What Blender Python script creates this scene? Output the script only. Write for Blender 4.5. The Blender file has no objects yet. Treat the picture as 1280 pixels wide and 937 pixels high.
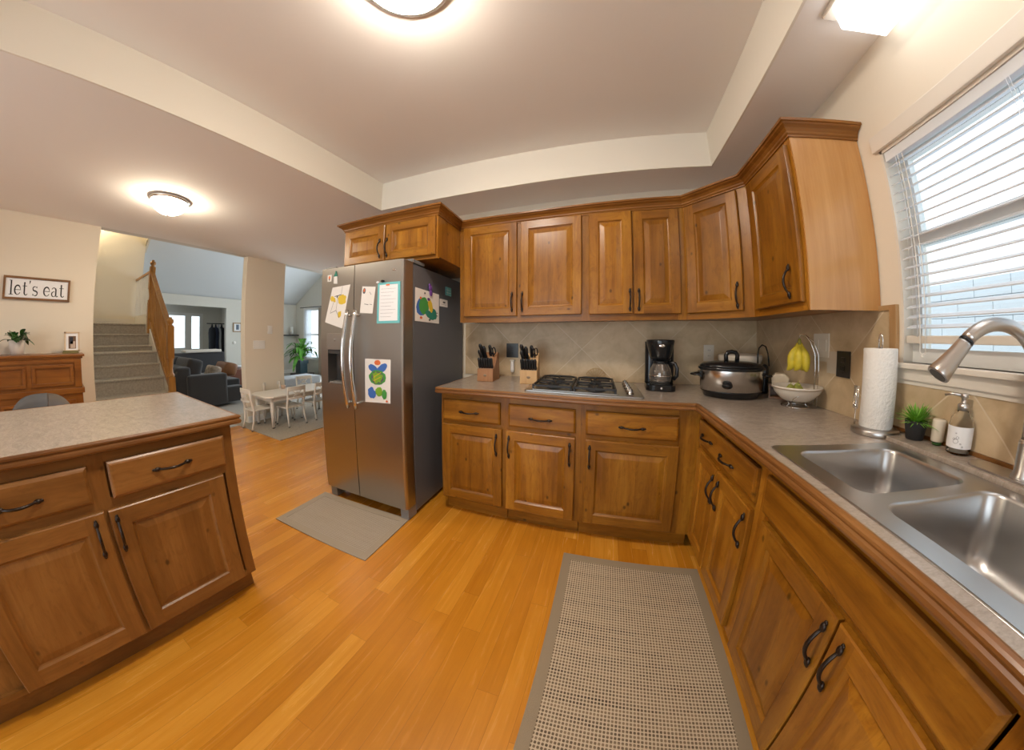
import bpy, bmesh, math, random
from mathutils import Vector, Matrix
random.seed(7)
PI = math.pi
sc = bpy.context.scene
COL = sc.collection

# ------------------------------------------------------------------ camera
cam = bpy.data.cameras.new('camera'); camo = bpy.data.objects.new('camera', cam); COL.objects.link(camo)
YAW, PITCH, ROLL = -0.3109, -0.006, 0.0038
F = Vector((math.sin(YAW)*math.cos(PITCH), math.cos(YAW)*math.cos(PITCH), math.sin(PITCH)))
Rv = Vector((math.cos(YAW), -math.sin(YAW), 0)); Uv = Rv.cross(F)
R2 = Rv*math.cos(ROLL) + Uv*math.sin(ROLL); U2 = -Rv*math.sin(ROLL) + Uv*math.cos(ROLL)
Mx = Matrix((R2, U2, -F)).transposed().to_4x4()
Mx.translation = Vector((-1.1564, -2.233, 1.265)); camo.matrix_world = Mx
sc.camera = camo
cam.type = 'PANO'; cam.panorama_type = 'FISHEYE_LENS_POLYNOMIAL'
cam.sensor_fit = 'HORIZONTAL'; cam.sensor_width = 12.8; cam.sensor_height = 9.37
cam.fisheye_fov = 3.45
cam.fisheye_polynomial_k0 = 0
cam.fisheye_polynomial_k1 = -2.4991/8
cam.fisheye_polynomial_k2 = 1.3013/64
cam.fisheye_polynomial_k3 = -0.3929/512
cam.fisheye_polynomial_k4 = 0
cam.shift_x = 0; cam.shift_y = -46.1/937
cam.clip_start = .02; cam.clip_end = 200

# ------------------------------------------------------------------ materials
MATS = {}
def base_mat(name):
    m = bpy.data.materials.new(name); m.use_nodes = True
    nt = m.node_tree; b = nt.nodes['Principled BSDF']
    return m, nt, b
def N(nt, t, **k):
    n = nt.nodes.new(t)
    for a, v in k.items(): setattr(n, a, v)
    return n
def mathn(nt, op, a, b=None, c=None):
    n = nt.nodes.new('ShaderNodeMath'); n.operation = op
    for i, x in enumerate((a, b, c)):
        if x is None: continue
        if isinstance(x, (int, float)): n.inputs[i].default_value = x
        else: nt.links.new(x, n.inputs[i])
    return n.outputs[0]
def ramp(nt, fac, stops):
    r = nt.nodes.new('ShaderNodeValToRGB'); e = r.color_ramp.elements
    while len(e) < len(stops): e.new(.5)
    for i, (p, c) in enumerate(stops): e[i].position = p; e[i].color = (*c, 1)
    nt.links.new(fac, r.inputs[0]); return r.outputs[0]
def mix(nt, fac, a, b, mode='MIX'):
    n = nt.nodes.new('ShaderNodeMix'); n.data_type = 'RGBA'; n.blend_type = mode
    for i, x in ((0, fac), (6, a), (7, b)):
        if isinstance(x, (int, float)): n.inputs[i].default_value = x
        elif isinstance(x, tuple): n.inputs[i].default_value = (*x, 1)
        else: nt.links.new(x, n.inputs[i])
    return n.outputs[2]
def bump(nt, b, h, s=.2, d=.01):
    n = nt.nodes.new('ShaderNodeBump'); n.inputs['Strength'].default_value = s; n.inputs['Distance'].default_value = d
    nt.links.new(h, n.inputs['Height']); nt.links.new(n.outputs[0], b.inputs['Normal'])
def coords(nt, scale=(1,1,1), rot=(0,0,0), rnd=False):
    t = N(nt, 'ShaderNodeTexCoord'); mp = N(nt, 'ShaderNodeMapping')
    mp.inputs['Scale'].default_value = scale; mp.inputs['Rotation'].default_value = rot
    v = t.outputs['Object']
    if rnd:
        oi = N(nt, 'ShaderNodeObjectInfo'); a = N(nt, 'ShaderNodeVectorMath', operation='ADD')
        s = mathn(nt, 'MULTIPLY', oi.outputs['Random'], 37.)
        nt.links.new(v, a.inputs[0]); nt.links.new(s, a.inputs[1]); v = a.outputs[0]
    nt.links.new(v, mp.inputs[0]); return mp.outputs[0]
def noise(nt, v, scale, detail=4, rough=.5, dist=0):
    n = N(nt, 'ShaderNodeTexNoise'); n.inputs['Scale'].default_value = scale; n.inputs['Detail'].default_value = detail
    n.inputs['Roughness'].default_value = rough; n.inputs['Distortion'].default_value = dist
    nt.links.new(v, n.inputs['Vector']); return n.outputs['Fac']

def plain(name, col, rough=.5, metal=0, coat=0, bumpy=0, bscale=200, vary=0, emit=None, trans=0, ior=1.45, spec=None, sheen=0):
    if name in MATS: return MATS[name]
    m, nt, b = base_mat(name)
    b.inputs['Base Color'].default_value = (*col, 1); b.inputs['Roughness'].default_value = rough
    b.inputs['Metallic'].default_value = metal; b.inputs['Coat Weight'].default_value = coat
    b.inputs['Transmission Weight'].default_value = trans; b.inputs['IOR'].default_value = ior
    if spec is not None: b.inputs['Specular IOR Level'].default_value = spec
    if sheen: b.inputs['Sheen Weight'].default_value = sheen
    if bumpy or vary:
        v = coords(nt); n = noise(nt, v, bscale, 3)
        if bumpy: bump(nt, b, n, bumpy, .004)
        if vary:
            n2 = noise(nt, v, bscale*.15 if bscale > 60 else bscale, 4)
            c = ramp(nt, n2, [(.3, tuple(x*(1-vary) for x in col)), (.7, tuple(min(1, x*(1+vary)) for x in col))])
            nt.links.new(c, b.inputs['Base Color'])
    if emit:
        b.inputs['Emission Color'].default_value = (*emit[0], 1); b.inputs['Emission Strength'].default_value = emit[1]
    MATS[name] = m; return m

def wood(name, axis, light, mid, dark, rough=.32, knots=True, scale=1.0):
    """axis: grain direction in object space 0=x 1=y 2=z"""
    if name in MATS: return MATS[name]
    m, nt, b = base_mat(name)
    s = [9*scale]*3; s[axis] = 0.9*scale
    v = coords(nt, tuple(s), rnd=True)
    n1 = noise(nt, v, 1.6, 6, .6, .8)
    s2 = [70*scale]*3; s2[axis] = 3*scale
    v2 = coords(nt, tuple(s2), rnd=True); n2 = noise(nt, v2, 1.5, 3, .6)
    v3 = coords(nt, (1,1,1), rnd=True); n3 = noise(nt, v3, 3.2*scale, 2)
    f = mathn(nt, 'ADD', mathn(nt, 'MULTIPLY', n1, .6), mathn(nt, 'MULTIPLY', n2, .18))
    f = mathn(nt, 'ADD', f, mathn(nt, 'MULTIPLY', n3, .35))
    c = ramp(nt, f, [(.38, dark), (.55, mid), (.72, light)])
    if knots:
        # glued-up boards: a tone step every few centimetres across the grain
        ax = [a for a in (0, 1, 2) if a != axis]
        tc = N(nt, 'ShaderNodeTexCoord'); sp = N(nt, 'ShaderNodeSeparateXYZ'); nt.links.new(tc.outputs['Object'], sp.inputs[0])
        oi0 = N(nt, 'ShaderNodeObjectInfo')
        q = mathn(nt, 'ADD', mathn(nt, 'ADD', sp.outputs[ax[0]], sp.outputs[ax[1]]), mathn(nt, 'MULTIPLY', oi0.outputs['Random'], 5.))
        wn = N(nt, 'ShaderNodeTexWhiteNoise', noise_dimensions='1D'); nt.links.new(mathn(nt, 'FLOOR', mathn(nt, 'DIVIDE', q, .083)), wn.inputs['W'])
        c = mix(nt, mathn(nt, 'MULTIPLY', wn.outputs[0], .42), c, dark)
        s4 = [16*scale]*3; s4[axis] = 5*scale
        n4 = noise(nt, coords(nt, tuple(s4), rnd=True), 1.3, 5, .65, 2.5)
        c = mix(nt, ramp(nt, n4, [(.50, (0,0,0)), (.72, (.55,.55,.55))]), c, dark)
        sk = [5.5*scale]*3; sk[axis] = 3.6*scale
        vk = coords(nt, tuple(sk), rnd=True)
        vo = N(nt, 'ShaderNodeTexVoronoi'); vo.inputs['Scale'].default_value = 1.9; nt.links.new(vk, vo.inputs['Vector'])
        k = ramp(nt, vo.outputs['Distance'], [(.045, (.16,.14,.12)), (.11, (1,1,1))])
        c = mix(nt, .75, c, k, 'MULTIPLY')
    oi = N(nt, 'ShaderNodeObjectInfo')
    hs = N(nt, 'ShaderNodeHueSaturation'); nt.links.new(c, hs.inputs['Color'])
    nt.links.new(mathn(nt, 'ADD', mathn(nt, 'MULTIPLY', oi.outputs['Random'], .22), .9), hs.inputs['Value'])
    nt.links.new(hs.outputs[0], b.inputs['Base Color'])
    b.inputs['Roughness'].default_value = rough; b.inputs['Coat Weight'].default_value = .08; b.inputs['Specular IOR Level'].default_value = .35; b.inputs['Coat Roughness'].default_value = .25
    bump(nt, b, n2, .08, .002)
    MATS[name] = m; return m

CL, CM, CD = (.43,.190,.020), (.30,.116,.009), (.14,.046,.003)
CAB = {a: wood('cabinet_wood_'+'xyz'[a], a, CL, CM, CD) for a in (0, 1, 2)}
PAN = wood('panel_veneer', 2, (.54,.285,.10), (.47,.235,.078), (.39,.18,.054), .24, knots=False)
IL, IM, ID = (.33,.155,.042), (.25,.108,.026), (.16,.065,.014)
ISL = {a: wood('island_wood_'+'xyz'[a], a, IL, IM, ID) for a in (0, 1, 2)}
EDGE = {a: wood('edge_wood_'+'xyz'[a], a, (.29,.135,.042), (.20,.082,.022), (.12,.044,.011), .3, knots=False) for a in (0, 1)}
OAK = wood('oak_rail', 2, (.46,.22,.05), (.36,.155,.03), (.24,.09,.015), .35, knots=False)
PINE = {a: wood('old_pine_'+'xyz'[a], a, (.30,.11,.018), (.22,.073,.011), (.15,.045,.006), .35, knots=False) for a in (1, 2)}
BEECH = wood('beech_block', 2, (.72,.46,.22), (.62,.38,.17), (.52,.3,.12), .5, knots=False)
CHERRY = wood('cherry_block', 2, (.42,.2,.085), (.33,.15,.06), (.24,.1,.04), .45, knots=False)
PAINT = plain('tan_wall_paint', (.76,.68,.555), .85, bumpy=.06, bscale=300)
PAINT2 = plain('grey_beige_wall_paint', (.70,.68,.62), .85, bumpy=.05, bscale=300)
CEIL = plain('ceiling_paint', (.86,.83,.79), .9, bumpy=.08, bscale=350)
TRAYP = plain('tray_side_paint', (.80,.76,.67), .85, bumpy=.06, bscale=300)
VAULT = plain('vault_paint', (.74,.76,.78), .9)
WHITE = plain('white_trim_paint', (.82,.81,.78), .4)
CREAM = plain('cream_trim_paint', (.74,.68,.59), .4)
BLIND = plain('blind_vinyl', (.76,.80,.85), .4)
STEEL = plain('brushed_steel', (.60,.59,.57), .22, 1)
SINKM = plain('sink_steel', (.52,.52,.52), .30, 1)
CHROME = plain('polished_chrome', (.75,.74,.72), .12, 1)
NICKEL = plain('brushed_nickel', (.60,.58,.56), .3, 1)
BRONZE = plain('dark_bronze', (.045,.035,.03), .3, .8)
BLACKP = plain('glossy_black_plastic', (.012,.012,.013), .18)
MATTEB = plain('matte_black', (.02,.02,.021), .55)
IRON = plain('cast_iron', (.03,.03,.032), .5, .3)
PAPER = plain('paper', (.80,.77,.73), .8)
PAPERW = plain('white_paper', (.84,.84,.85), .7)
GLASSM = plain('clear_glass', (1,1,1), .02, trans=1, ior=1.12)
def pane_mat():
    m, nt, b = base_mat('window_glass'); nt.nodes.remove(b)
    t = N(nt, 'ShaderNodeBsdfTransparent'); g = N(nt, 'ShaderNodeBsdfGlossy'); g.inputs['Roughness'].default_value = .02
    t.inputs[0].default_value = (.96,.98,.98,1); x = N(nt, 'ShaderNodeMixShader'); x.inputs[0].default_value = .06
    nt.links.new(t.outputs[0], x.inputs[1]); nt.links.new(g.outputs[0], x.inputs[2])
    nt.links.new(x.outputs[0], nt.nodes['Material Output'].inputs[0]); return m
PANE = pane_mat()
LIGHTW = plain('lit_dome_glass', (1,.95,.86), .4, emit=((1,.88,.74), 54))
LIGHTD = plain('lit_dining_dome_glass', (1,.95,.86), .4, emit=((1,.86,.66), 50))
LIGHTF = plain('lit_fluorescent_lens', (1,1,1), .4, emit=((.95,.97,1), 1.6))
GREEN1 = plain('leaf_green', (.08,.25,.03), .4, vary=.4, bscale=12)
GREEN2 = plain('dark_leaf_green', (.03,.10,.018), .35, vary=.4, bscale=12)
GREEN3 = plain('grass_plant_green', (.17,.40,.04), .45, vary=.35, bscale=30)
CARPET = plain('stair_carpet', (.42,.37,.305), .95, bumpy=.6, bscale=250, vary=.15)
CARPET2 = plain('living_room_carpet', (.40,.38,.35), .95, bumpy=.5, bscale=250, vary=.12)
SOFAM = plain('charcoal_upholstery', (.038,.038,.042), .9, bumpy=.4, bscale=300, sheen=.2)
LEATHER = plain('brown_leather', (.20,.085,.03), .5, bumpy=.1, bscale=60)
CERAMIC = plain('white_ceramic', (.72,.66,.57), .25)
POTW = plain('textured_white_pot', (.70,.62,.54), .6, bumpy=.5, bscale=40)
KIDW = plain('white_furniture_paint', (.74,.70,.63), .4)
GREYFAB = plain('grey_chair_fabric', (.12,.12,.125), .8, bumpy=.3, bscale=300)

def floor_mat():
    m, nt, b = base_mat('oak_floorboards')
    t = N(nt, 'ShaderNodeTexCoord'); s = N(nt, 'ShaderNodeSeparateXYZ'); nt.links.new(t.outputs['Object'], s.inputs[0])
    W, L = .083, 1.1
    xr = mathn(nt, 'DIVIDE', s.outputs[0], W); row = mathn(nt, 'FLOOR', xr); fx = mathn(nt, 'FRACT', xr)
    wn = N(nt, 'ShaderNodeTexWhiteNoise', noise_dimensions='1D'); nt.links.new(row, wn.inputs['W'])
    yr = mathn(nt, 'ADD', mathn(nt, 'DIVIDE', s.outputs[1], L), mathn(nt, 'MULTIPLY', wn.outputs[0], 7.))
    colm = mathn(nt, 'FLOOR', yr); fy = mathn(nt, 'FRACT', yr)
    cv = N(nt, 'ShaderNodeCombineXYZ'); nt.links.new(row, cv.inputs[0]); nt.links.new(colm, cv.inputs[1])
    wn2 = N(nt, 'ShaderNodeTexWhiteNoise', noise_dimensions='2D'); nt.links.new(cv.outputs[0], wn2.inputs['Vector'])
    idv = wn2.outputs[0]
    # grain
    mp = N(nt, 'ShaderNodeMapping'); mp.inputs['Scale'].default_value = (26, 1.6, 1)
    av = N(nt, 'ShaderNodeVectorMath', operation='ADD'); nt.links.new(t.outputs['Object'], av.inputs[0])
    sv = N(nt, 'ShaderNodeCombineXYZ'); nt.links.new(mathn(nt,'MULTIPLY',idv,3.), sv.inputs[0]); nt.links.new(mathn(nt,'MULTIPLY',idv,19.), sv.inputs[1])
    nt.links.new(sv.outputs[0], av.inputs[1]); nt.links.new(av.outputs[0], mp.inputs[0])
    g = noise(nt, mp.outputs[0], 1.2, 5, .6, 1.2)
    mp2 = N(nt, 'ShaderNodeMapping'); mp2.inputs['Scale'].default_value = (260, 9, 1); nt.links.new(av.outputs[0], mp2.inputs[0])
    g2 = noise(nt, mp2.outputs[0], 1., 2)
    f = mathn(nt, 'ADD', mathn(nt, 'MULTIPLY', g, .55), mathn(nt, 'MULTIPLY', idv, .35))
    f = mathn(nt, 'ADD', f, mathn(nt, 'MULTIPLY', g2, .12))
    c = ramp(nt, f, [(.25, (.46,.165,.010)), (.5, (.59,.235,.019)), (.8, (.73,.335,.042))])
    e1 = mathn(nt, 'MINIMUM', fx, mathn(nt, 'SUBTRACT', 1., fx)); e1 = mathn(nt, 'MULTIPLY', e1, W)
    e2 = mathn(nt, 'MINIMUM', fy, mathn(nt, 'SUBTRACT', 1., fy)); e2 = mathn(nt, 'MULTIPLY', e2, L)
    e = mathn(nt, 'MINIMUM', e1, e2)
    gap = ramp(nt, mathn(nt, 'MULTIPLY', e, 100.), [(.03, (.55,.5,.42)), (.12, (1,1,1))])
    c = mix(nt, .8, c, gap, 'MULTIPLY')
    nt.links.new(c, b.inputs['Base Color']); b.inputs['Roughness'].default_value = .3
    rr = mathn(nt, 'ADD', mathn(nt, 'MULTIPLY', g, .12), .2); nt.links.new(rr, b.inputs['Roughness'])
    bump(nt, b, gap, .15, .002)
    return m
FLOORM = floor_mat()

def tile_mat():
    m, nt, b = base_mat('diagonal_stone_tile')
    t = N(nt, 'ShaderNodeTexCoord'); s = N(nt, 'ShaderNodeSeparateXYZ'); nt.links.new(t.outputs['Object'], s.inputs[0])
    P = .565
    X, Y, Z = s.outputs
    # back wall uses x, right wall uses y: pick by which is nearer its wall
    g = N(nt, 'ShaderNodeNewGeometry'); sn = N(nt, 'ShaderNodeSeparateXYZ'); nt.links.new(g.outputs['Normal'], sn.inputs[0])
    isx = mathn(nt, 'GREATER_THAN', mathn(nt, 'ABSOLUTE', sn.outputs[0]), .5)
    h = mathn(nt, 'ADD', mathn(nt, 'MULTIPLY', mathn(nt, 'SUBTRACT', 1., isx), X), mathn(nt, 'MULTIPLY', isx, Y))
    oa = mathn(nt, 'ADD', -.11, mathn(nt, 'MULTIPLY', isx, .41)); ob = mathn(nt, 'ADD', -2.44, mathn(nt, 'MULTIPLY', isx, .46))
    ua = mathn(nt, 'DIVIDE', mathn(nt, 'SUBTRACT', mathn(nt, 'ADD', h, Z), oa), P)
    ub = mathn(nt, 'DIVIDE', mathn(nt, 'SUBTRACT', mathn(nt, 'SUBTRACT', h, Z), ob), P)
    def edge(u):
        f = mathn(nt, 'FRACT', u); return mathn(nt, 'MULTIPLY', mathn(nt, 'MINIMUM', f, mathn(nt, 'SUBTRACT', 1., f)), P/1.414)
    e = mathn(nt, 'MINIMUM', edge(ua), edge(ub))
    cv = N(nt, 'ShaderNodeCombineXYZ'); nt.links.new(mathn(nt,'FLOOR',ua), cv.inputs[0]); nt.links.new(mathn(nt,'FLOOR',ub), cv.inputs[1])
    wn = N(nt, 'ShaderNodeTexWhiteNoise', noise_dimensions='2D'); nt.links.new(cv.outputs[0], wn.inputs['Vector'])
    v = coords(nt); n = noise(nt, v, 9, 6, .6, .5)
    f = mathn(nt, 'ADD', mathn(nt, 'MULTIPLY', n, .8), mathn(nt, 'MULTIPLY', wn.outputs[0], .2))
    c = ramp(nt, f, [(.32, (.46,.335,.195)), (.55, (.59,.45,.28)), (.78, (.69,.55,.37))])
    gr = ramp(nt, mathn(nt, 'MULTIPLY', e, 100.), [(.18, (1,1,1)), (.30, (0,0,0))])
    c = mix(nt, gr, c, (.68,.56,.40))
    nt.links.new(c, b.inputs['Base Color']); b.inputs['Roughness'].default_value = .45
    hh = ramp(nt, mathn(nt, 'MULTIPLY', e, 100.), [(.1, (0,0,0)), (.5, (1,1,1))])
    bump(nt, b, hh, .18, .003)
    return m
TILE = tile_mat()

def laminate():
    m, nt, b = base_mat('taupe_laminate')
    v = coords(nt, (1, 2.2, 1), (0, 0, .5)); n = noise(nt, v, 20, 8, .7, 1.2); n2 = noise(nt, v, 120, 3, .6)
    f = mathn(nt, 'ADD', mathn(nt, 'MULTIPLY', n, .7), mathn(nt, 'MULTIPLY', n2, .3))
    c = ramp(nt, f, [(.34, (.27,.215,.17)), (.5, (.355,.295,.24)), (.68, (.44,.375,.315))])
    nt.links.new(c, b.inputs['Base Color']); b.inputs['Roughness'].default_value = .27
    b.inputs['Coat Weight'].default_value = .3; b.inputs['Coat Roughness'].default_value = .2
    return m
LAM = laminate()

def woven(name, c1, c2, c3, period):
    m, nt, b = base_mat(name)
    t = N(nt, 'ShaderNodeTexCoord'); s = N(nt, 'ShaderNodeSeparateXYZ'); nt.links.new(t.outputs['Object'], s.inputs[0])
    u = mathn(nt, 'DIVIDE', s.outputs[0], period); v = mathn(nt, 'DIVIDE', s.outputs[1], period*1.1)
    su = mathn(nt, 'ABSOLUTE', mathn(nt, 'SINE', mathn(nt, 'MULTIPLY', u, PI))); sv = mathn(nt, 'ABSOLUTE', mathn(nt, 'SINE', mathn(nt, 'MULTIPLY', v, PI)))
    w = mathn(nt, 'MULTIPLY', su, sv)
    cc = coords(nt, (1, 16, 1)); n = noise(nt, cc, 2.2, 3, .7)
    cell = N(nt, 'ShaderNodeCombineXYZ'); nt.links.new(mathn(nt,'FLOOR',u), cell.inputs[0]); nt.links.new(mathn(nt,'FLOOR',v), cell.inputs[1])
    wn = N(nt, 'ShaderNodeTexWhiteNoise', noise_dimensions='2D'); nt.links.new(cell.outputs[0], wn.inputs['Vector'])
    f = mathn(nt, 'ADD', mathn(nt, 'MULTIPLY', n, 1.1), mathn(nt, 'MULTIPLY', wn.outputs[0], .15))
    dark = mix(nt, ramp(nt, f, [(.35, (0,0,0)), (.75, (1,1,1))]), c2, c3)
    c = mix(nt, ramp(nt, w, [(.28, (0,0,0)), (.55, (1,1,1))]), c1, dark)
    nt.links.new(c, b.inputs['Base Color']); b.inputs['Roughness'].default_value = .95
    bump(nt, b, w, -.5, .004)
    return m
RUGW = woven('woven_rug', (.56,.46,.33), (.05,.032,.018), (.24,.175,.11), .0122)
MATW = woven('woven_mat', (.44,.37,.29), (.22,.18,.14), (.30,.25,.2), .011)
RUGB = plain('rug_border_cloth', (.31,.245,.165), .9, bumpy=.4, bscale=500)
MATB = plain('mat_border_cloth', (.36,.30,.23), .9, bumpy=.3, bscale=500)

def kid_rug():
    m, nt, b = base_mat('patterned_area_rug')
    v = coords(nt, (1,1,1)); n = noise(nt, v, 9, 2, .5, 3.)
    st = mathn(nt, 'SINE', mathn(nt, 'MULTIPLY', n, 60.))
    c = mix(nt, ramp(nt, st, [(.3, (0,0,0)), (.7, (1,1,1))]), (.42,.37,.29), (.24,.21,.18))
    nt.links.new(c, b.inputs['Base Color']); b.inputs['Roughness'].default_value = .95
    return m
KRUG = kid_rug()

def steel_fridge():
    m, nt, b = base_mat('stainless_door_steel')
    v = coords(nt, (220, 220, .8)); n = noise(nt, v, 1.5, 3)
    b.inputs['Base Color'].default_value = (.43,.415,.39,1); b.inputs['Metallic'].default_value = 1
    nt.links.new(mathn(nt, 'ADD', mathn(nt, 'MULTIPLY', n, .12), .26), b.inputs['Roughness'])
    b.inputs['Anisotropic'].default_value = .5
    return m
FRS = steel_fridge()
FRSIDE = plain('fridge_side_grey', (.15,.16,.182), .45, .35)

# ------------------------------------------------------------------ mesh helpers
def nb(): return bmesh.new()
def box(bm, x0, x1, y0, y1, z0, z1, mi=0, bev=0):
    x0, x1 = sorted((x0, x1)); y0, y1 = sorted((y0, y1)); z0, z1 = sorted((z0, z1))
    t = bmesh.new(); vs = [t.verts.new((x, y, z)) for x in (x0, x1) for y in (y0, y1) for z in (z0, z1)]
    for f in ((0,1,3,2),(4,6,7,5),(0,4,5,1),(2,3,7,6),(0,2,6,4),(1,5,7,3)): t.faces.new([vs[i] for i in f])
    if bev: bmesh.ops.bevel(t, geom=list(t.edges), offset=bev, segments=2, affect='EDGES', profile=.7)
    merge(bm, t, mi)
def merge(bm, t, mi=0, M=None):
    if M is not None: bmesh.ops.transform(t, matrix=M, verts=t.verts)
    mp = {}
    for v in t.verts: mp[v] = bm.verts.new(v.co)
    for f in t.faces:
        try:
            nf = bm.faces.new([mp[v] for v in f.verts]); nf.material_index = mi if mi is not None else f.material_index; nf.smooth = f.smooth
        except ValueError: pass
    t.free()
def face(bm, pts, mi=0):
    f = bm.faces.new([bm.verts.new(p) for p in pts]); f.material_index = mi; return f
def prism(bm, poly, z0, z1, axis='z', mi=0, bev=0):
    """extrude 2-D polygon; axis z: (x,y), axis y: (x,z), axis x: (y,z)"""
    def P(a, b, c): return {'z': (a, b, c), 'y': (a, c, b), 'x': (c, a, b)}[axis]
    t = bmesh.new(); A = [t.verts.new(P(a, b, z0)) for a, b in poly]; B = [t.verts.new(P(a, b, z1)) for a, b in poly]
    n = len(poly)
    t.faces.new(A); t.faces.new(B[::-1])
    for i in range(n): t.faces.new((A[i], B[i], B[(i+1) % n], A[(i+1) % n]))
    bmesh.ops.recalc_face_normals(t, faces=t.faces)
    if bev: bmesh.ops.bevel(t, geom=list(t.edges), offset=bev, segments=2, affect='EDGES', profile=.7)
    merge(bm, t, mi)
def tube(bm, pts, r, seg=10, mi=0, caps=True, closed=False, flat=None):
    pts = [Vector(p) for p in pts]; n = len(pts)
    rs = r if isinstance(r, (list, tuple)) else [r]*n
    rings = []; up = None
    for i, p in enumerate(pts):
        if closed: d = pts[(i+1) % n] - pts[i-1]
        else: d = pts[min(i+1, n-1)] - pts[max(i-1, 0)]
        d.normalize()
        if up is None:
            up = Vector((0, 0, 1)) if abs(d.z) < .9 else Vector((1, 0, 0))
        a = d.cross(up); 
        if a.length < 1e-5: a = d.cross(Vector((0, 1, 0)))
        a.normalize(); b = a.cross(d).normalized(); up = b
        fa, fb = (1, 1) if flat is None else flat
        rings.append([bm.verts.new(p + a*math.cos(2*PI*k/seg)*rs[i]*fa + b*math.sin(2*PI*k/seg)*rs[i]*fb) for k in range(seg)])
    m = n if closed else n-1
    for i in range(m):
        A, B = rings[i], rings[(i+1) % n]
        for k in range(seg):
            f = bm.faces.new((A[k], A[(k+1) % seg], B[(k+1) % seg], B[k])); f.smooth = True; f.material_index = mi
    if caps and not closed:
        f = bm.faces.new(rings[0]); f.material_index = mi; f = bm.faces.new(rings[-1][::-1]); f.material_index = mi
def lathe(bm, prof, c=(0,0,0), seg=32, mi=0, sx=1, sy=1, M=None, mis=None):
    t = bmesh.new(); rings = []
    for r, z in prof:
        if r < 1e-6: rings.append([t.verts.new((c[0], c[1], c[2]+z))])
        else: rings.append([t.verts.new((c[0]+r*sx*math.cos(2*PI*k/seg), c[1]+r*sy*math.sin(2*PI*k/seg), c[2]+z)) for k in range(seg)])
    for i in range(len(rings)-1):
        A, B = rings[i], rings[i+1]; mm = mis[i] if mis else mi
        if len(A) == 1 and len(B) == 1: continue
        for k in range(seg):
            k2 = (k+1) % seg
            if len(A) == 1: f = t.faces.new((A[0], B[k2], B[k]))
            elif len(B) == 1: f = t.faces.new((A[k], A[k2], B[0]))
            else: f = t.faces.new((A[k], A[k2], B[k2], B[k]))
            f.smooth = True; f.material_index = mm
    merge(bm, t, None if mis else mi, M)
def ball(bm, c, r, s=(1,1,1), mi=0, seg=16):
    t = bmesh.new(); bmesh.ops.create_uvsphere(t, u_segments=seg, v_segments=seg//2+2, radius=r)
    for f in t.faces: f.smooth = True
    merge(bm, t, mi, Matrix.Translation(c) @ Matrix.Diagonal((*s, 1)))
def rrect(x0, x1, y0, y1, r, n=5):
    out = []
    for cx, cy, a0 in ((x1-r, y1-r, 0), (x0+r, y1-r, PI/2), (x0+r, y0+r, PI), (x1-r, y0+r, 1.5*PI)):
        for k in range(n+1):
            a = a0 + PI/2*k/n; out.append((cx+r*math.cos(a), cy+r*math.sin(a)))
    return out

def wloc(p):
    v = Vector((0, 0, 0))
    while p is not None: v += p.location; p = p.parent
    return v
def obj(name, bm, mats, parent=None, world=False, loc=None, rotz=0, smooth=False, recalc=True, label=None, autos=None):
    if world and parent is not None: bmesh.ops.translate(bm, vec=-wloc(parent), verts=bm.verts)
    if recalc: bmesh.ops.recalc_face_normals(bm, faces=bm.faces)
    me = bpy.data.meshes.new(name); bm.to_mesh(me); bm.free()
    for m in (mats if isinstance(mats, (list, tuple)) else [mats]): me.materials.append(m)
    if smooth:
        for p in me.polygons: p.use_smooth = True
    o = bpy.data.objects.new(name, me); COL.objects.link(o); o.parent = parent
    if loc: o.location = loc
    o.rotation_euler = (0, 0, rotz)
    if label: o['label'] = label
    return o
def thing(name, label, cat, loc=(0,0,0), rotz=0, group=None):
    o = bpy.data.objects.new(name, None); COL.objects.link(o); o.location = loc; o.rotation_euler = (0, 0, rotz)
    o.empty_display_size = .05
    o['label'] = label; o['category'] = cat
    if group: o['group'] = group
    return o
def tag(o, label, cat, group=None, kind=None):
    o['label'] = label; o['category'] = cat
    if group: o['group'] = group
    if kind: o['kind'] = kind
    return o
def struct(name, bm, m):
    o = obj(name, bm, m); o['kind'] = 'structure'; return o
def origin(o, p):
    """move a mesh thing's origin to p (world)"""
    p = Vector(p); o.data.transform(Matrix.Translation(o.location - p)); o.location = p; return o

# ------------------------------------------------------------------ room shell
ZL, ZH = 2.405, 2.665
b = nb(); box(b, -5.8, .14, -5.2, 3.2, -.1, 0); struct('floor', b, FLOORM)
b = nb(); box(b, -13.2, -5.8, -3.2, 4.2, -.1, 0); struct('floor', b, CARPET2)
# back wall behind the range
b = nb(); box(b, -3.10, .14, 0, .12, 0, ZL+.3); struct('wall_back', b, PAINT)
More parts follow.
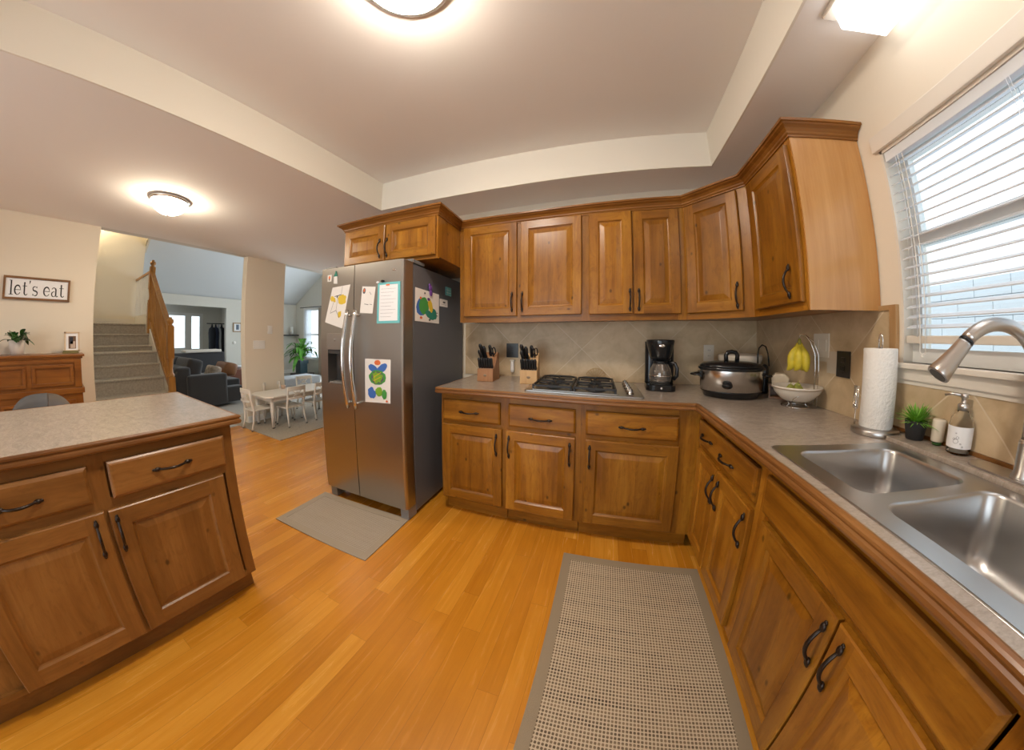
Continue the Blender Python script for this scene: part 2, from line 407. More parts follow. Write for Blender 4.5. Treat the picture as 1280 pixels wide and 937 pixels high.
# right wall with the window hole
WY0, WY1, WZ0, WZ1 = -2.20, -1.146, 1.178, 1.992
b = nb(); box(b, 0, .14, WY1, .0, 0, ZL+.3); box(b, 0, .14, -5.2, WY0, 0, ZL+.3); box(b, 0, .14, WY0, WY1, 0, WZ0); box(b, 0, .14, WY0, WY1, WZ1, ZL+.3)
struct('wall_right', b, PAINT)
PX0, PX1, PZ = -3.9, -1.1, 2.10
b = nb(); box(b, -5.8, PX0, -5.32, -5.2, 0, ZL+.3); box(b, PX1, .14, -5.32, -5.2, 0, ZL+.3); box(b, PX0, PX1, -5.32, -5.2, PZ, ZL+.3); struct('wall_front', b, PAINT)
d4 = bpy.data.objects.new('added_patio_door', None); COL.objects.link(d4); d4.location = (-2.5, -5.26, 0); d4['kind'] = 'structure'  # unseen patio door, added behind the camera to let more light in
b = nb()
for (a, c, e, f) in ((PX0, PX1, .0, .06), (PX0, PX1, PZ-.06, PZ), (PX0, PX0+.06, .06, PZ-.06), (PX1-.06, PX1, .06, PZ-.06), (-2.55, -2.45, .06, PZ-.06)): box(b, a, c, -5.29, -5.23, e, f)
obj('added_door_frame', b, WHITE, d4, world=True)
b = nb(); box(b, PX0+.06, -2.55, -5.262, -5.258, .06, PZ-.06); box(b, -2.45, PX1-.06, -5.262, -5.258, .06, PZ-.06); obj('added_door_pane', b, PANE, d4, world=True)
b = nb(); box(b, -5.9, .14, 3.2, 3.32, 0, ZL+.3); struct('wall_dining_far', b, PAINT)
b = nb(); box(b, 0.02, .14, .12, 3.2, 0, ZL+.3); struct('wall_dining_right', b, PAINT)
# left wall pieces: sign wall, column, stub
b = nb(); box(b, -5.93, -5.8, -5.2, -1.9, 0, ZL+.3); struct('wall_left', b, PAINT)
b = nb(); box(b, -5.93, -5.8, -.188, .40, 0, ZL); struct('wall_column', b, PAINT)
b = nb(); box(b, -5.93, -5.8, 2.3, 3.2, 0, ZL); struct('wall_left_end', b, PAINT)
b = nb(); box(b, -5.93, -5.8, -1.9, 3.2, ZL, ZL+1.9); struct('wall_left_header', b, PAINT2)
# ceiling: low part with tray hole
TL = [(-3.02, -.345), (-3.20, -2.75), (-3.20, -3.3), (-.375, -3.3), (-.375, -.30)]
b = nb()
t0 = (-.372, -.30); t1 = (-3.02, -.35); t2 = (-3.20, -3.3); t3 = (-.372, -3.3)
for poly in ([(.14, 3.32), (-5.8, 3.32), (-5.8, t1[1]), t1, t0, (.14, t0[1])], [t1, (-5.8, t1[1]), (-5.8, -3.3), t2], [(.14, t0[1]), t0, t3, (.14, -3.3)], [(.14, -3.3), (-5.8, -3.3), (-5.8, -5.32), (.14, -5.32)]):
    prism(b, poly, ZL, ZL+.05)
struct('ceiling', b, CEIL)
b = nb(); prism(b, [(-.2, -.15), (-3.35, -.15), (-3.35, -3.45), (-.2, -3.45)], ZH, ZH+.05); struct('ceiling', b, CEIL)
b = nb()
for (p, q) in ((t0, t1), (t1, t2), (t2, t3), (t3, t0)):
    d = Vector((q[0]-p[0], q[1]-p[1], 0)).normalized(); nrm = Vector((d.y, -d.x, 0))*-.012
    prism(b, [p, q, (q[0]+nrm.x, q[1]+nrm.y), (p[0]+nrm.x, p[1]+nrm.y)], ZL+.0005, ZH)
struct('trim_4', b, TRAYP)
# living room / stairwell shell
XF = -11.0; YR = 3.80
b = nb()   # far wall with opening y .. 1.56, top 2.06
box(b, XF-.12, XF, 1.56, YR+.1, 0, 2.33); box(b, XF-.12, XF, -3.2, 1.56, 2.06, 2.33); box(b, XF-.12, XF, -3.2, -.55, 0, 2.06)
struct('wall_living_far', b, PAINT2)
b = nb()   # gable wall with its window
wx0, wx1, wz0, wz1 = -10.50, -9.70, .50, 2.16
SL = .66
def zv(x): return 2.31 + SL*(x-XF)
RX = -8.0
for poly in ([(XF-.1, 0), (wx0, 0), (wx0, zv(wx0)+.1), (XF-.1, zv(XF)+.05)], [(wx0, 0), (wx1, 0), (wx1, wz0), (wx0, wz0)], [(wx0, wz1), (wx1, wz1), (wx1, zv(wx1)+.1), (wx0, zv(wx0)+.1)],
             [(wx1, 0), (-9.0, 0), (-9.0, zv(-9.0)+.1), (wx1, zv(wx1)+.1)], [(-9.0, 0), (-6.3, 0), (-6.3, .4), (-9.0, .4)], [(-6.3, 0), (-5.93, 0), (-5.93, zv(RX)-.5), (-6.3, zv(RX)-.3)], [(-9.0, 2.3), (-6.3, 2.3), (-6.3, zv(RX)-.3), (RX, zv(RX)+.1), (-9.0, zv(-9.0)+.1)]):
    prism(b, poly, YR, YR+.12, 'y')
struct('wall_living_gable', b, PAINT2)
b = nb(); prism(b, [(XF-.1, zv(XF)), (RX, zv(RX)), (-5.7, zv(RX)-.55), (-5.7, zv(RX)-.45), (RX, zv(RX)+.1), (XF-.1, zv(XF)+.1)], -.74, YR+.12, 'y')
struct('ceiling', b, VAULT)
b = nb(); prism(b, [(-9.92, zv(-9.92)+.02), (RX, zv(RX)+.02), (-5.93, zv(RX)-.45), (-5.93, 4.7), (-9.92, 4.7)], -.74, -.70, 'y'); struct('wall_stair_upper', b, PAINT)
b = nb(); box(b, -9.92, -5.8, -2.02, -.70, 4.3, 4.4); struct('ceiling', b, PAINT)
b = nb(); box(b, -9.92, -9.8, -3.2, -.74, 0, 4.4); struct('wall_stairwell', b, PAINT)
b = nb(); box(b, -13.2, -5.93, -3.3, -3.2, 0, 4.8); struct('wall_living_left', b, PAINT2)
b = nb(); box(b, -9.8, -5.93, -2.02, -1.9, 0, 4.6); struct('wall_stair_left', b, PAINT)
# entry vestibule beyond the opening
XE = -12.5
b = nb(); EZ0, EZ1 = .88, 1.83
box(b, XE-.1, XE, 1.42, 2.1, 0, 2.3); box(b, XE-.1, XE, -.8, -.42, 0, 2.3); box(b, XE-.1, XE, -.42, 1.42, 1.95, 2.3); box(b, XE-.1, XE, -.42, 1.42, 0, .2)
struct('wall_entry', b, PAINT2)
b = nb(); box(b, XE, XF-.12, 1.98, 2.1, 0, 2.3); box(b, XE, XF-.12, -.9, -.8, 0, 2.3); struct('wall_entry_side', b, PAINT2)
b = nb(); box(b, XE-.1, XF-.12, -.9, 2.1, 2.25, 2.35); struct('ceiling', b, CEIL)

# baseboards
b = nb(); box(b, -5.8, -5.785, -5.2, -1.9, 0, .1); box(b, -5.8, -5.785, -.188, .40, 0, .1); struct('baseboard_left', b, WHITE)
b = nb(); box(b, XF, XF+.015, 1.56, YR, 0, .12); struct('baseboard_back', b, WHITE)

# kitchen window: casing, stool, apron, sashes
b = nb()
box(b, -.018, 0, WY0-.066, WY0, WZ0-.02, WZ1+.066, bev=.004)
box(b, -.018, 0, WY0, -1.127, WZ1, WZ1+.066, bev=.004)
box(b, 0, .14, WY1-.012, WY1, WZ0, WZ1); box(b, 0, .14, WY0, WY0+.012, WZ0, WZ1); box(b, 0, .14, WY0, WY1, WZ1-.012, WZ1)
trim = struct('trim_1', b, CREAM)
b = nb(); box(b, -.04, .14, WY0-.07, WY1+.006, WZ0-.018, WZ0, bev=.004); box(b, -.02, 0, WY0-.06, WY1+.004, WZ0-.06, WZ0-.018, bev=.004); box(b, -.012, 0, WY0-.05, WY1+.002, WZ0-.075, WZ0-.06)
struct('trim_2', b, CREAM)
win = thing('window_1', '', ''); del win['label']; del win['category']; win['kind'] = 'structure'
b = nb()
y0, y1 = WY0+.012, WY1-.012
for (x0, x1, za, zb_) in ((.075, .105, 1.60, WZ1-.012), (.045, .075, WZ0, 1.645)):
    w = .042
    box(b, x0, x1, y0, y0+w, za, zb_); box(b, x0, x1, y1-w, y1, za, zb_); box(b, x0, x1, y0+w, y1-w, za, za+w+.01); box(b, x0, x1, y0+w, y1-w, zb_-w, zb_)
obj('window_frame', b, WHITE, win)
b = nb(); box(b, .088, .092, y0+.04, y1-.04, 1.62, WZ1-.04); box(b, .058, .062, y0+.04, y1-.04, WZ0+.04, 1.61)
obj('window_pane', b, PANE, win)

# venetian blind
bl = thing('venetian_blind', 'white horizontal slat blind hanging in the window above the sink', 'blind', (.028, (WY0+WY1)/2, WZ0+.07))
b = nb(); box(b, .005, .04, WY0+.016, WY1-.016, WZ1-.05, WZ1-.013, bev=.003); obj('headrail', b, BLIND, bl, world=True)
b = nb(); nz = 18; zb0, zb1 = 1.305, WZ1-.075
for i in range(nz):
    z = zb0 + (zb1-zb0)*i/(nz-1); d = .021; a = math.radians(18)
    dx, dz = d*math.cos(a), d*math.sin(a)
    cxs = .024
    face(b, [(cxs-dx, WY0+.02, z-dz), (cxs-dx, WY1-.02, z-dz), (cxs, WY1-.02, z+.003), (cxs, WY0+.02, z+.003)])
    face(b, [(cxs, WY0+.02, z+.003), (cxs, WY1-.02, z+.003), (cxs+dx, WY1-.02, z+dz), (cxs+dx, WY0+.02, z+dz)])
o = obj('slats', b, BLIND, bl, world=True, recalc=False)
md = o.modifiers.new('s', 'SOLIDIFY'); md.thickness = .004
b = nb(); box(b, .004, .044, WY0+.018, WY1-.018, 1.248, 1.275, bev=.004); obj('bottom_rail', b, CREAM, bl, world=True)
for yy in (WY1-.07, (WY0+WY1)/2, WY0+.08):
    b = nb(); tube(b, [(.0, yy, WZ1-.05), (.0, yy, 1.27)], .0012, 5); tube(b, [(.047, yy, WZ1-.05), (.047, yy, 1.27)], .0012, 5); tube(b, [(-.001, yy-.012, WZ1-.05), (-.001, yy-.012, 1.27)], .0010, 5); obj('ladder_cord', b, BLIND, bl, world=True)
b = nb(); tube(b, [(-.004, WY1-.085, WZ1-.06), (-.004, WY1-.085, 1.22), (-.004, WY1-.095, 1.205), (-.004, WY1-.108, 1.215), (-.004, WY1-.105, WZ1-.06)], .0016, 6)
ball(b, (-.004, WY1-.096, 1.205), .005); obj('pull_cord', b, plain('clear_cord', (.75,.72,.66), .3), bl, world=True)

# outside the window
b = nb(); box(b, .14, 40, -14, 12, -.6, -.5); o = struct('floor', b, plain('snow', (.80,.84,.88), .8))
b = nb()
for r in range(12):
    for k in range(14):
        yy = -4.6 + k*.42 + (r % 2)*.21; box(b, 3.0, 3.2, yy, yy+.414, -.5+r*.2, -.5+r*.2+.195, bev=.008)
o = obj('garden_wall', b, plain('pale_block', (.66,.70,.73), .9, bumpy=.3, bscale=30)); tag(o, 'pale block garden wall outside the kitchen window', 'wall')
def branch(b, p, d, L, r, n):
    q = p + d*L; tube(b, [p, p+d*L*.5+Vector((0,random.uniform(-.05,.05),random.uniform(-.03,.03)))*L, q], [r, r*.8, r*.6], 6)
    if n == 0: return
    for _ in range(3):
        dd = (d + Vector((random.uniform(-.6,.6), random.uniform(-.9,.9), random.uniform(-.1,.6)))).normalized(); branch(b, p+d*L*random.uniform(.5,1), dd, L*.68, r*.55, n-1)
b = nb(); branch(b, Vector((4.6, -1.3, -.5)), Vector((0, .05, 1)), 1.7, .07, 5)
o = obj('bare_tree', b, plain('pale_bark', (.30,.34,.38), .9)); tag(origin(o, (4.6, -1.3, -.5)), 'bare leafless tree outside the kitchen window', 'tree')

# ------------------------------------------------------------------ doors, drawers, handles
def handle_mesh():
    b = nb(); pts = []; rs = []
    for i in range(13):
        t = i/12; z = -.052 + .104*t; y = -.006 - .024*math.sin(PI*t)**.8
        pts.append((0, y, z)); rs.append(.0042 + .0012*math.sin(PI*t))
    tube(b, pts, rs, 8)
    for s in (-1, 1):
        ball(b, (0, -.007, s*.056), .0085, (1, .8, 1.6)); ball(b, (0, -.004, s*.068), .0055, (1, .7, 1.3))
    me = bpy.data.meshes.new('handle'); bm_ = b; bm_.to_mesh(me); bm_.free(); me.materials.append(BRONZE)
    return me
HME = handle_mesh()
def add_handle(parent, x, z, vertical=True, y=-.02):
    o = bpy.data.objects.new('handle', HME); COL.objects.link(o); o.parent = parent
    o.location = (x, y, z)
    o.rotation_euler = (0, 0 if vertical else PI/2, 0)
    return o
def door_mesh(w, h, T=.02, st=.058, top=None):
    b = nb()
    # local: x 0..w, z 0..h, front at y=-T
    def q(x0, x1, z0, z1, ya, yb=None, mi=0): pass
    ins = [(0, -T+.004), (.004, -T), (st, -T), (st+.006, -T+.007), (st+.012, -T+.0095), (st+.040, -T+.003), (st+.044, -T+.0025)]
    R = []
    for d, y in ins: R.append([(d, y, d), (w-d, y, d), (w-d, y, h-d), (d, y, h-d)])
    V = [[b.verts.new(p) for p in r] for r in R]
    def ring(A, B, skip=False):
        for k, mi in ((0, 1), (1, 0), (2, 1), (3, 0)):
            f = b.faces.new((A[k], A[(k+1) % 4], B[(k+1) % 4], B[k])); f.material_index = mi
    ring(V[0], V[1])
    # frame with butt joints: stiles full height
    d = .004; s = st
    face(b, [(d, -T, d), (s, -T, d), (s, -T, h-d), (d, -T, h-d)], 0); face(b, [(w-s, -T, d), (w-d, -T, d), (w-d, -T, h-d), (w-s, -T, h-d)], 0)
    face(b, [(s, -T, d), (w-s, -T, d), (w-s, -T, s), (s, -T, s)], 1); face(b, [(s, -T, h-s), (w-s, -T, h-s), (w-s, -T, h-d), (s, -T, h-d)], 1)
    for i in range(2, len(V)-1):
        A, B = V[i], V[i+1]
        for k in range(4):
            f = b.faces.new((A[k], A[(k+1) % 4], B[(k+1) % 4], B[k])); f.material_index = (1 if k in (0, 2) else 0) if i < 4 else 0
    b.faces.new(V[-1]).material_index = 0
    # sides and back
    back = [b.verts.new(p) for p in ((0, 0, 0), (w, 0, 0), (w, 0, h), (0, 0, h))]
    for k in range(4): b.faces.new((back[k], back[(k+1) % 4], V[0][(k+1) % 4], V[0][k])).material_index = 0
    b.faces.new(back[::-1])
    bmesh.ops.remove_doubles(b, verts=b.verts, dist=1e-5)
    return b
def slab_mesh(w, h, T=.02):
    b = nb(); ins = [(0, -T+.008), (.006, -T+.003), (.012, -T)]
    V = [[b.verts.new(p) for p in ((d, y, d), (w-d, y, d), (w-d, y, h-d), (d, y, h-d))] for d, y in ins]
    for A, B in zip(V, V[1:]):
        for k in range(4): b.faces.new((A[k], A[(k+1) % 4], B[(k+1) % 4], B[k]))
    b.faces.new(V[-1]); back = [b.verts.new(p) for p in ((0, 0, 0), (w, 0, 0), (w, 0, h), (0, 0, h))]
    for k in range(4): b.faces.new((back[k], back[(k+1) % 4], V[0][(k+1) % 4], V[0][k]))
    b.faces.new(back[::-1]); return b
def add_door(cab, x0, x1, z0, z1, hs=(), W=CAB, st=.058, y=0):
    o = obj('door', door_mesh(x1-x0, z1-z0, st=st), [W[2], W[0]], cab, loc=(x0, y-.001, z0))
    for hx, hz in hs: add_handle(o, hx-x0, hz-z0)
    return o
def add_drawer(cab, x0, x1, z0, z1, hs=(), W=CAB, name='drawer'):
    o = obj(name, slab_mesh(x1-x0, z1-z0), [W[0]], cab, loc=(x0, -.001, z0))
    for hx, hz in hs: add_handle(o, hx-x0, hz-z0, False)
    return o
def carcass(cab, x0, x1, D, z1, rails, stiles, toe=True, W=CAB, endL=False, endR=False, top=True):
    """box with face frame; rails/stiles: lists of (a,b) frame members on the front"""
    b = nb()
    box(b, x0+.001, x1-.001, .019, D-.002, .105, z1, 2)
    for a, c in stiles: box(b, a, c, 0, .0195, .115, z1, 0)
    xs0, xs1 = x0, x1
    for a, c in rails: box(b, xs0+.001, xs1-.001, .0005, .0195, a, c, 1)
    obj('carcass', b, [W[2], W[0], W[2]], cab)
    if toe:
        b = nb(); box(b, x0+.002, x1-.002, .065, D-.01, 0, .115); obj('toe_kick', b, W[0], cab)

ZC = .874
# back run: local x = world x, face y=-.60
def backcab(label, x0, x1, drawer, door, stL, stR):
    t = thing('base_cabinet', label, 'cabinet', (x0, -.60, 0))
    X = lambda v: v - x0
    carcass(t, 0, x1-x0, .598, ZC, [(.115, .14), (.655, .69), (.83, ZC)], [(0, stL), (x1-x0-stR, x1-x0)])
    d = drawer; add_drawer(t, X(d[0]), X(d[1]), .687, .830, [(X(d[2]), .752)])
    d = door; add_door(t, X(d[0]), X(d[1]), .132, .660, [(X(h), .557) for h in d[2:]])
    return t
backcab('narrow oak base cabinet beside the fridge, one drawer over one door', -2.200, -1.728, (-2.181, -1.757, -1.978), (-2.183, -1.744, -1.78), .03, .03)
backcab('middle oak base cabinet under the cooktop, door with handles on both sides', -1.728, -1.248, (-1.699, -1.277, -1.49), (-1.714, -1.279, -1.693, -1.31), .035, .035)
backcab('widest of the oak base cabinets on the cooktop wall, below the coffee maker', -1.248, -.592, (-1.217, -.712, -.962), (-1.217, -.705, -1.194), .035, .12)
# right run: local x = -world y, face x=-.592
XR_ = -.592
def rightcab(label, name, y0, y1):
    return thing(name, label, 'cabinet', (XR_, y0, 0), -PI/2)
t = rightcab('oak corner base cabinet with wide drawer over two doors, next to the sink cabinet', 'base_cabinet', -.602, -1.262)
Y = lambda v: -v - .602
carcass(t, 0, .66, .588, ZC, [(.115, .14), (.655, .69), (.83, ZC)], [(0, .03), (.63, .66), (Y(-.905), Y(-.925))])
add_drawer(t, Y(-.628), Y(-1.236), .700, .826, [(Y(-.765), .764), (Y(-1.0), .752)])
add_door(t, Y(-.632), Y(-.905), .132, .668, [(Y(-.885), .560)])
add_door(t, Y(-.912), Y(-1.232), .132, .668, [(Y(-.95), .562), (Y(-1.208), .568)])
t = rightcab('long oak sink base cabinet with false drawer front over two doors', 'sink_base_cabinet', -1.262, -2.10)
Y = lambda v: -v - 1.262
b = nb(); D = .588
for (a, c) in ((0, .02), (.818, .838)): box(b, a, c, .019, D, .105, ZC, 2)
box(b, 0, .838, .019, D, .105, .125, 2); box(b, 0, .838, D-.01, D, .105, ZC, 2)
for a, c in ((0, .035), (.80, .838), (.445, .46)): box(b, a, c, 0, .0195, .115, ZC, 0)
for a, c in ((.115, .14), (.655, .69), (.83, ZC)): box(b, .001, .837, .0005, .0195, a, c, 1)
obj('carcass', b, [CAB[2], CAB[0], CAB[2]], t)
b = nb(); box(b, .002, .836, .065, .578, 0, .115); obj('toe_kick', b, CAB[0], t)
add_drawer(t, Y(-1.298), Y(-2.056), .704, .833, name='false_front')
add_door(t, Y(-1.315), Y(-1.709), .132, .680, [(Y(-1.688), .582)], st=.062)
add_door(t, Y(-1.717), Y(-2.056), .132, .680, [(Y(-1.755), .585)], st=.062)
t = rightcab('black dishwasher beside the sink cabinet', 'dishwasher', -2.10, -2.72); t['category'] = 'dishwasher'
b = nb(); box(b, .006, .60, .0, .58, .1, .868, bev=.004); obj('body', b, BLACKP, t)
b = nb(); box(b, .01, .596, -.025, 0, .12, .86, bev=.006); d = obj('door', b, BLACKP, t)
b = nb(); box(b, .02, .59, .06, .5, .002, .0995); obj('kick_plate', b, MATTEB, t)
b = nb(); tube(b, [(.08, -.045, .8), (.52, -.045, .8)], .009, 8); tube(b, [(.1, -.045, .8), (.1, -.02, .8)], .006, 8); tube(b, [(.5, -.045, .8), (.5, -.02, .8)], .006, 8); obj('handle', b, STEEL, d)

# island: face x=-2.66 facing +x ; local x = world y
XI = -2.660
t = thing('island_cabinet', 'oak kitchen island base with two drawers over two raised panel doors', 'cabinet', (XI, -3.0, 0), PI/2)
Y = lambda v: v + 3.0
carcass(t, 0, 1.345, .60, ZC, [(.115, .14), (.66, .70), (.832, ZC)], [(0, .03), (Y(-2.188), Y(-2.13)), (Y(-1.70), Y(-1.655))], W=ISL)
add_drawer(t, Y(-2.122), Y(-1.693), .698, .832, [(Y(-1.905), .765)], W=ISL)
add_drawer(t, Y(-2.62), Y(-2.187), .700, .832, [(Y(-2.405), .760)], W=ISL)
add_door(t, Y(-2.15), Y(-1.715), .128, .660, [(Y(-2.128), .567)], W=ISL, st=.066)
add_door(t, Y(-2.62), Y(-2.163), .128, .663, [(Y(-2.198), .570)], W=ISL, st=.066)

# ------------------------------------------------------------------ worktops
def nose(b, p0, p1, out, zt=.914, mi=0):
    """wooden nosing swept from p0 to p1 (2D), out = outward unit"""
    prof = [(0, 0), (.006, .0012), (.012, -.001), (.016, -.005), (.016, -.011), (.012, -.014), (.012, -.018), (.017, -.022), (.018, -.030), (.015, -.037), (.008, -.040), (-.012, -.040), (-.012, -.002)]
    o = Vector((out[0], out[1], 0))
    A = [b.verts.new(Vector((p0[0], p0[1], zt)) + (o[0] if False else o)*r + Vector((0, 0, z)) + Vector((*(p0[2] if len(p0) > 2 else (0, 0)), 0))*r) for r, z in prof]
    B = [b.verts.new(Vector((p1[0], p1[1], zt)) + o*r + Vector((0, 0, z)) + Vector((*(p1[2] if len(p1) > 2 else (0, 0)), 0))*r) for r, z in prof]
    n = len(prof)
    for i in range(n):
        f = b.faces.new((A[i], A[(i+1) % n], B[(i+1) % n], B[i])); f.material_index = mi
    b.faces.new(A); b.faces.new(B[::-1])
ct = thing('countertop', 'L-shaped taupe laminate worktop with wooden front edge', 'countertop', (-.6, -.6, ZC))
SX0, SX1, SY0, SY1 = -.578, -.155, -2.048, -1.275   # sink cutout
XFR, YFR = -.627, -.640
b = nb()
box(b, -2.212, -.003, YFR, -.003, .879, .914)
box(b, XFR, -.003, SY1, YFR, .879, .914)
box(b, XFR, SX0, SY0, SY1, .879, .914); box(b, SX1, -.003, SY0, SY1, .879, .914)
box(b, XFR, -.003, -2.75, SY0, .879, .914)
obj('laminate', b, LAM, ct, world=True)
b = nb(); nose(b, (-2.212, YFR), (XFR, YFR, (-1, 0)), (0, -1)); nose(b, (XFR, YFR, (0, -1)), (XFR, -2.75), (-1, 0), mi=1)
nose(b, (-2.212, YFR), (-2.212, -.003), (-1, 0), mi=1)
obj('wooden_edge', b, [EDGE[0], EDGE[1]], ct, world=True)
b = nb(); box(b, -.125, -.003, -2.75, -1.230, .9145, .930, bev=.003); obj('rear_ledge', b, LAM, ct, world=True)
b = nb(); box(b, -.014, -.003, -2.75, -1.11, .9305, .942); obj('rear_strip', b, EDGE[1], ct, world=True)

it = thing('island_countertop', 'taupe laminate island worktop with thick wooden edge', 'countertop', (-3.1, -2.3, ZC))
IX0, IX1, IY = -3.535, -2.640, -1.636
b = nb(); box(b, IX0, IX1, -3.02, IY, .879, .914); obj('laminate', b, LAM, it, world=True)
b = nb(); nose(b, (IX1, -3.02), (IX1, IY, (0, 1)), (1, 0), mi=1); nose(b, (IX1, IY, (1, 0)), (IX0, IY, (-1, 0)), (0, 1)); nose(b, (IX0, IY, (0, 1)), (IX0, -3.02), (-1, 0), mi=1)
obj('wooden_edge', b, [EDGE[0], EDGE[1]], it, world=True)

# backsplash
b = nb(); box(b, -2.33, -.0085, -.008, -.0005, .9145, 1.385); box(b, -.008, -.0005, -1.105, -.0005, .9145, 1.385); box(b, -.008, -.0005, -2.75, -1.105, .9425, 1.1035)
o = obj('backsplash', b, TILE); tag(o, 'beige stone tiles laid diagonally behind the worktop', 'tiles')
b = nb(); box(b, -.016, -.0005, -1.1045, -1.047, 1.372, 1.392, bev=.002); box(b, -.018, -.0005, -1.1385, -1.105, 1.105, 1.392, bev=.003)
struct('trim_3', b, wood('pale_oak_trim', 2, (.52,.33,.16), (.44,.26,.115), (.34,.185,.075), .35, knots=False))

# ------------------------------------------------------------------ wall cabinets
def upper(label, loc, rotz, w, D, z0, z1, doors, stiles, rails, end=None, name='wall_cabinet', poly=None):
    t = thing(name, label, 'cabinet', loc, rotz)
    b = nb(); h0, h1 = 0, z1-z0
    if poly is None: box(b, .001, w-.001, .019, D-.002, h0+.012, h1, 0)
    else: prism(b, poly, h0+.012, h1, 'z', 0)
    for a, c in stiles: box(b, a, c, 0, .0195, h0, h1, 0)
    for a, c in rails: box(b, .001, w-.001, .0005, .0195, a-z0, c-z0, 1)
    obj('carcass', b, [CAB[2], CAB[0]], t)
    if end: 
        b = nb(); box(b, *end); obj('end_panel', b, PAN, t)
    for (x0, x1, za, zb_, hs) in doors: add_door(t, x0, x1, za-z0, zb_-z0, [(h, k-z0) for h, k in hs])
    return t
ZU, ZT = 1.3735, 2.112
DY = -.348
upper('wide two door wall cabinet next to the fridge above the knife blocks', (-2.197, DY, ZU), 0, .962, .346, ZU, ZT,
      [(.040, .475, 1.420, 2.108, [(.440, 1.522)]), (.504, .936, 1.420, 2.104, [(.520, 1.522)])], [(0, .05), (.465, .515), (.925, .962)], [(ZU, 1.43), (2.09, ZT)])
upper('double door wall cabinet with two narrow doors between the knife block cabinet and corner cabinet', (-1.235, DY, ZU), 0, .623, .346, ZU, ZT,
      [(.025, .297, 1.416, 2.098, [(.280, 1.504)]), (.306, .590, 1.412, 2.092, [(.334, 1.504)])], [(0, .035), (.285, .32), (.575, .623)], [(ZU, 1.43), (2.08, ZT)])
# diagonal corner
s2 = .264*math.sqrt(2)   # face width
D1x, D1y, D2x, D2y = -.612, DY, -.330, -.612
fl = math.hypot(D2x-D1x, D2y-D1y); ang = math.atan2(D2y-D1y, D2x-D1x)
def todiag(x, y):
    dx, dy = x-D1x, y-D1y; c, s = math.cos(-ang), math.sin(-ang); return (dx*c-dy*s, dx*s+dy*c)
poly = [(.001, .019), (fl-.001, .019), todiag(-.003, -.613), todiag(-.003, -.003), todiag(-.611, -.003)]
upper('diagonal corner wall cabinet with a single door', (D1x, D1y, ZU), ang, fl, 0, ZU, ZT,
      [(.018, fl-.052, 1.412, 2.090, [(fl-.078, 1.495)])], [(0, .03), (fl-.06, fl)], [(ZU, 1.43), (2.075, ZT)], poly=poly)
upper('single door wall cabinet beside the window with a wide plain end panel', (-.330, -.612, ZU), -PI/2, .433, .328, ZU, ZT,
      [(.040, .418, 1.408, 2.076, [(.348, 1.500)])], [(0, .05), (.40, .433)], [(ZU, 1.43), (2.06, ZT)], end=(.4335, .4395, .003, .326, .0, ZT-ZU))
upper('short double door cabinet above the fridge', (-3.090, -.66, 1.800), 0, .892, .655, 1.800, ZT,
      [(.020, .437, 1.822, 2.092, [(.400, 1.915)]), (.452, .882, 1.822, 2.092, [(.470, 1.915)])], [(0, .03), (.43, .46), (.872, .892)], [(1.80, 1.83), (2.085, ZT)], name='fridge_wall_cabinet')
# crown moulding along the tops
def sweep(b, path, prof, z):
    """path 2D list; outward is to the right of travel reversed -> computed with left normal"""
    P = [Vector(p) for p in path]; n = len(P); rings = []
    for i in range(n):
        d0 = (P[i]-P[i-1]).normalized() if i else (P[1]-P[0]).normalized()
        d1 = (P[i+1]-P[i]).normalized() if i < n-1 else d0
        n0 = Vector((d0.y, -d0.x)); n1 = Vector((d1.y, -d1.x)); m = (n0+n1); m = m/ (m.dot(n0)) if m.length > 1e-6 else n0
        rings.append([b.verts.new((P[i].x+m.x*r, P[i].y+m.y*r, z+h)) for r, h in prof])
    k = len(prof)
    for A, B in zip(rings, rings[1:]):
        for j in range(k): b.faces.new((A[j], A[(j+1) % k], B[(j+1) % k], B[j]))
    b.faces.new(rings[0]); b.faces.new(rings[-1][::-1])
prof = [(-.01, 0), (.006, 0), (.006, .008), (.012, .014), (.014, .022), (.024, .034), (.038, .042), (.042, .048), (.050, .050), (.050, .062), (-.01, .062)]
b = nb()
sweep(b, [(-3.090, -.003), (-3.090, -.66), (-2.198, -.66), (-2.198, DY), (-.612, DY), (-.330, -.612), (-.330, -1.0515), (-.003, -1.0515)], prof, 2.1)
b2 = [v for v in b.verts]
o = obj('crown_moulding', b, wood('crown_wood', 0, (.30,.125,.022), (.22,.082,.012), (.15,.05,.006), .35, knots=False)); tag(origin(o, (-1.5, -.35, 2.1)), 'stepped oak crown moulding running along the tops of the wall cabinets', 'moulding')
# ------------------------------------------------------------------ fridge
FX0, FX1, FY, FS = -3.126, -2.342, -.828, -2.775
fr = thing('refrigerator', 'tall stainless steel side-by-side fridge with drawings stuck on it', 'fridge', ((FX0+FX1)/2, -.4, 0))
b = nb(); box(b, FX0+.004, FX1-.002, -.725, -.04, .03, 1.755, bev=.006); obj('cabinet_body', b, FRSIDE, fr, world=True, label='dark grey fridge side panel')
b = nb(); hx0, hx1, hz0, hz1 = -3.047, -2.882, .915, 1.165
zz0, zz1 = .092, 1.765; yb_ = -.733
for (x0, x1, z0, z1) in ((FX0, hx0, zz0, zz1), (hx1, FS-.003, zz0, zz1), (hx0, hx1, zz0, hz0), (hx0, hx1, hz1, zz1)):
    box(b, x0, x1, FY, yb_, z0, z1)
bmesh.ops.remove_doubles(b, verts=b.verts, dist=1e-5)
dl = obj('left_door', b, FRS, fr, world=True)
b = nb(); box(b, hx0, hx1, FY+.075, FY+.08, hz0, hz1, 0); box(b, hx0+.001, hx1-.001, FY+.002, FY+.078, hz1-.03, hz1-.001, 0)
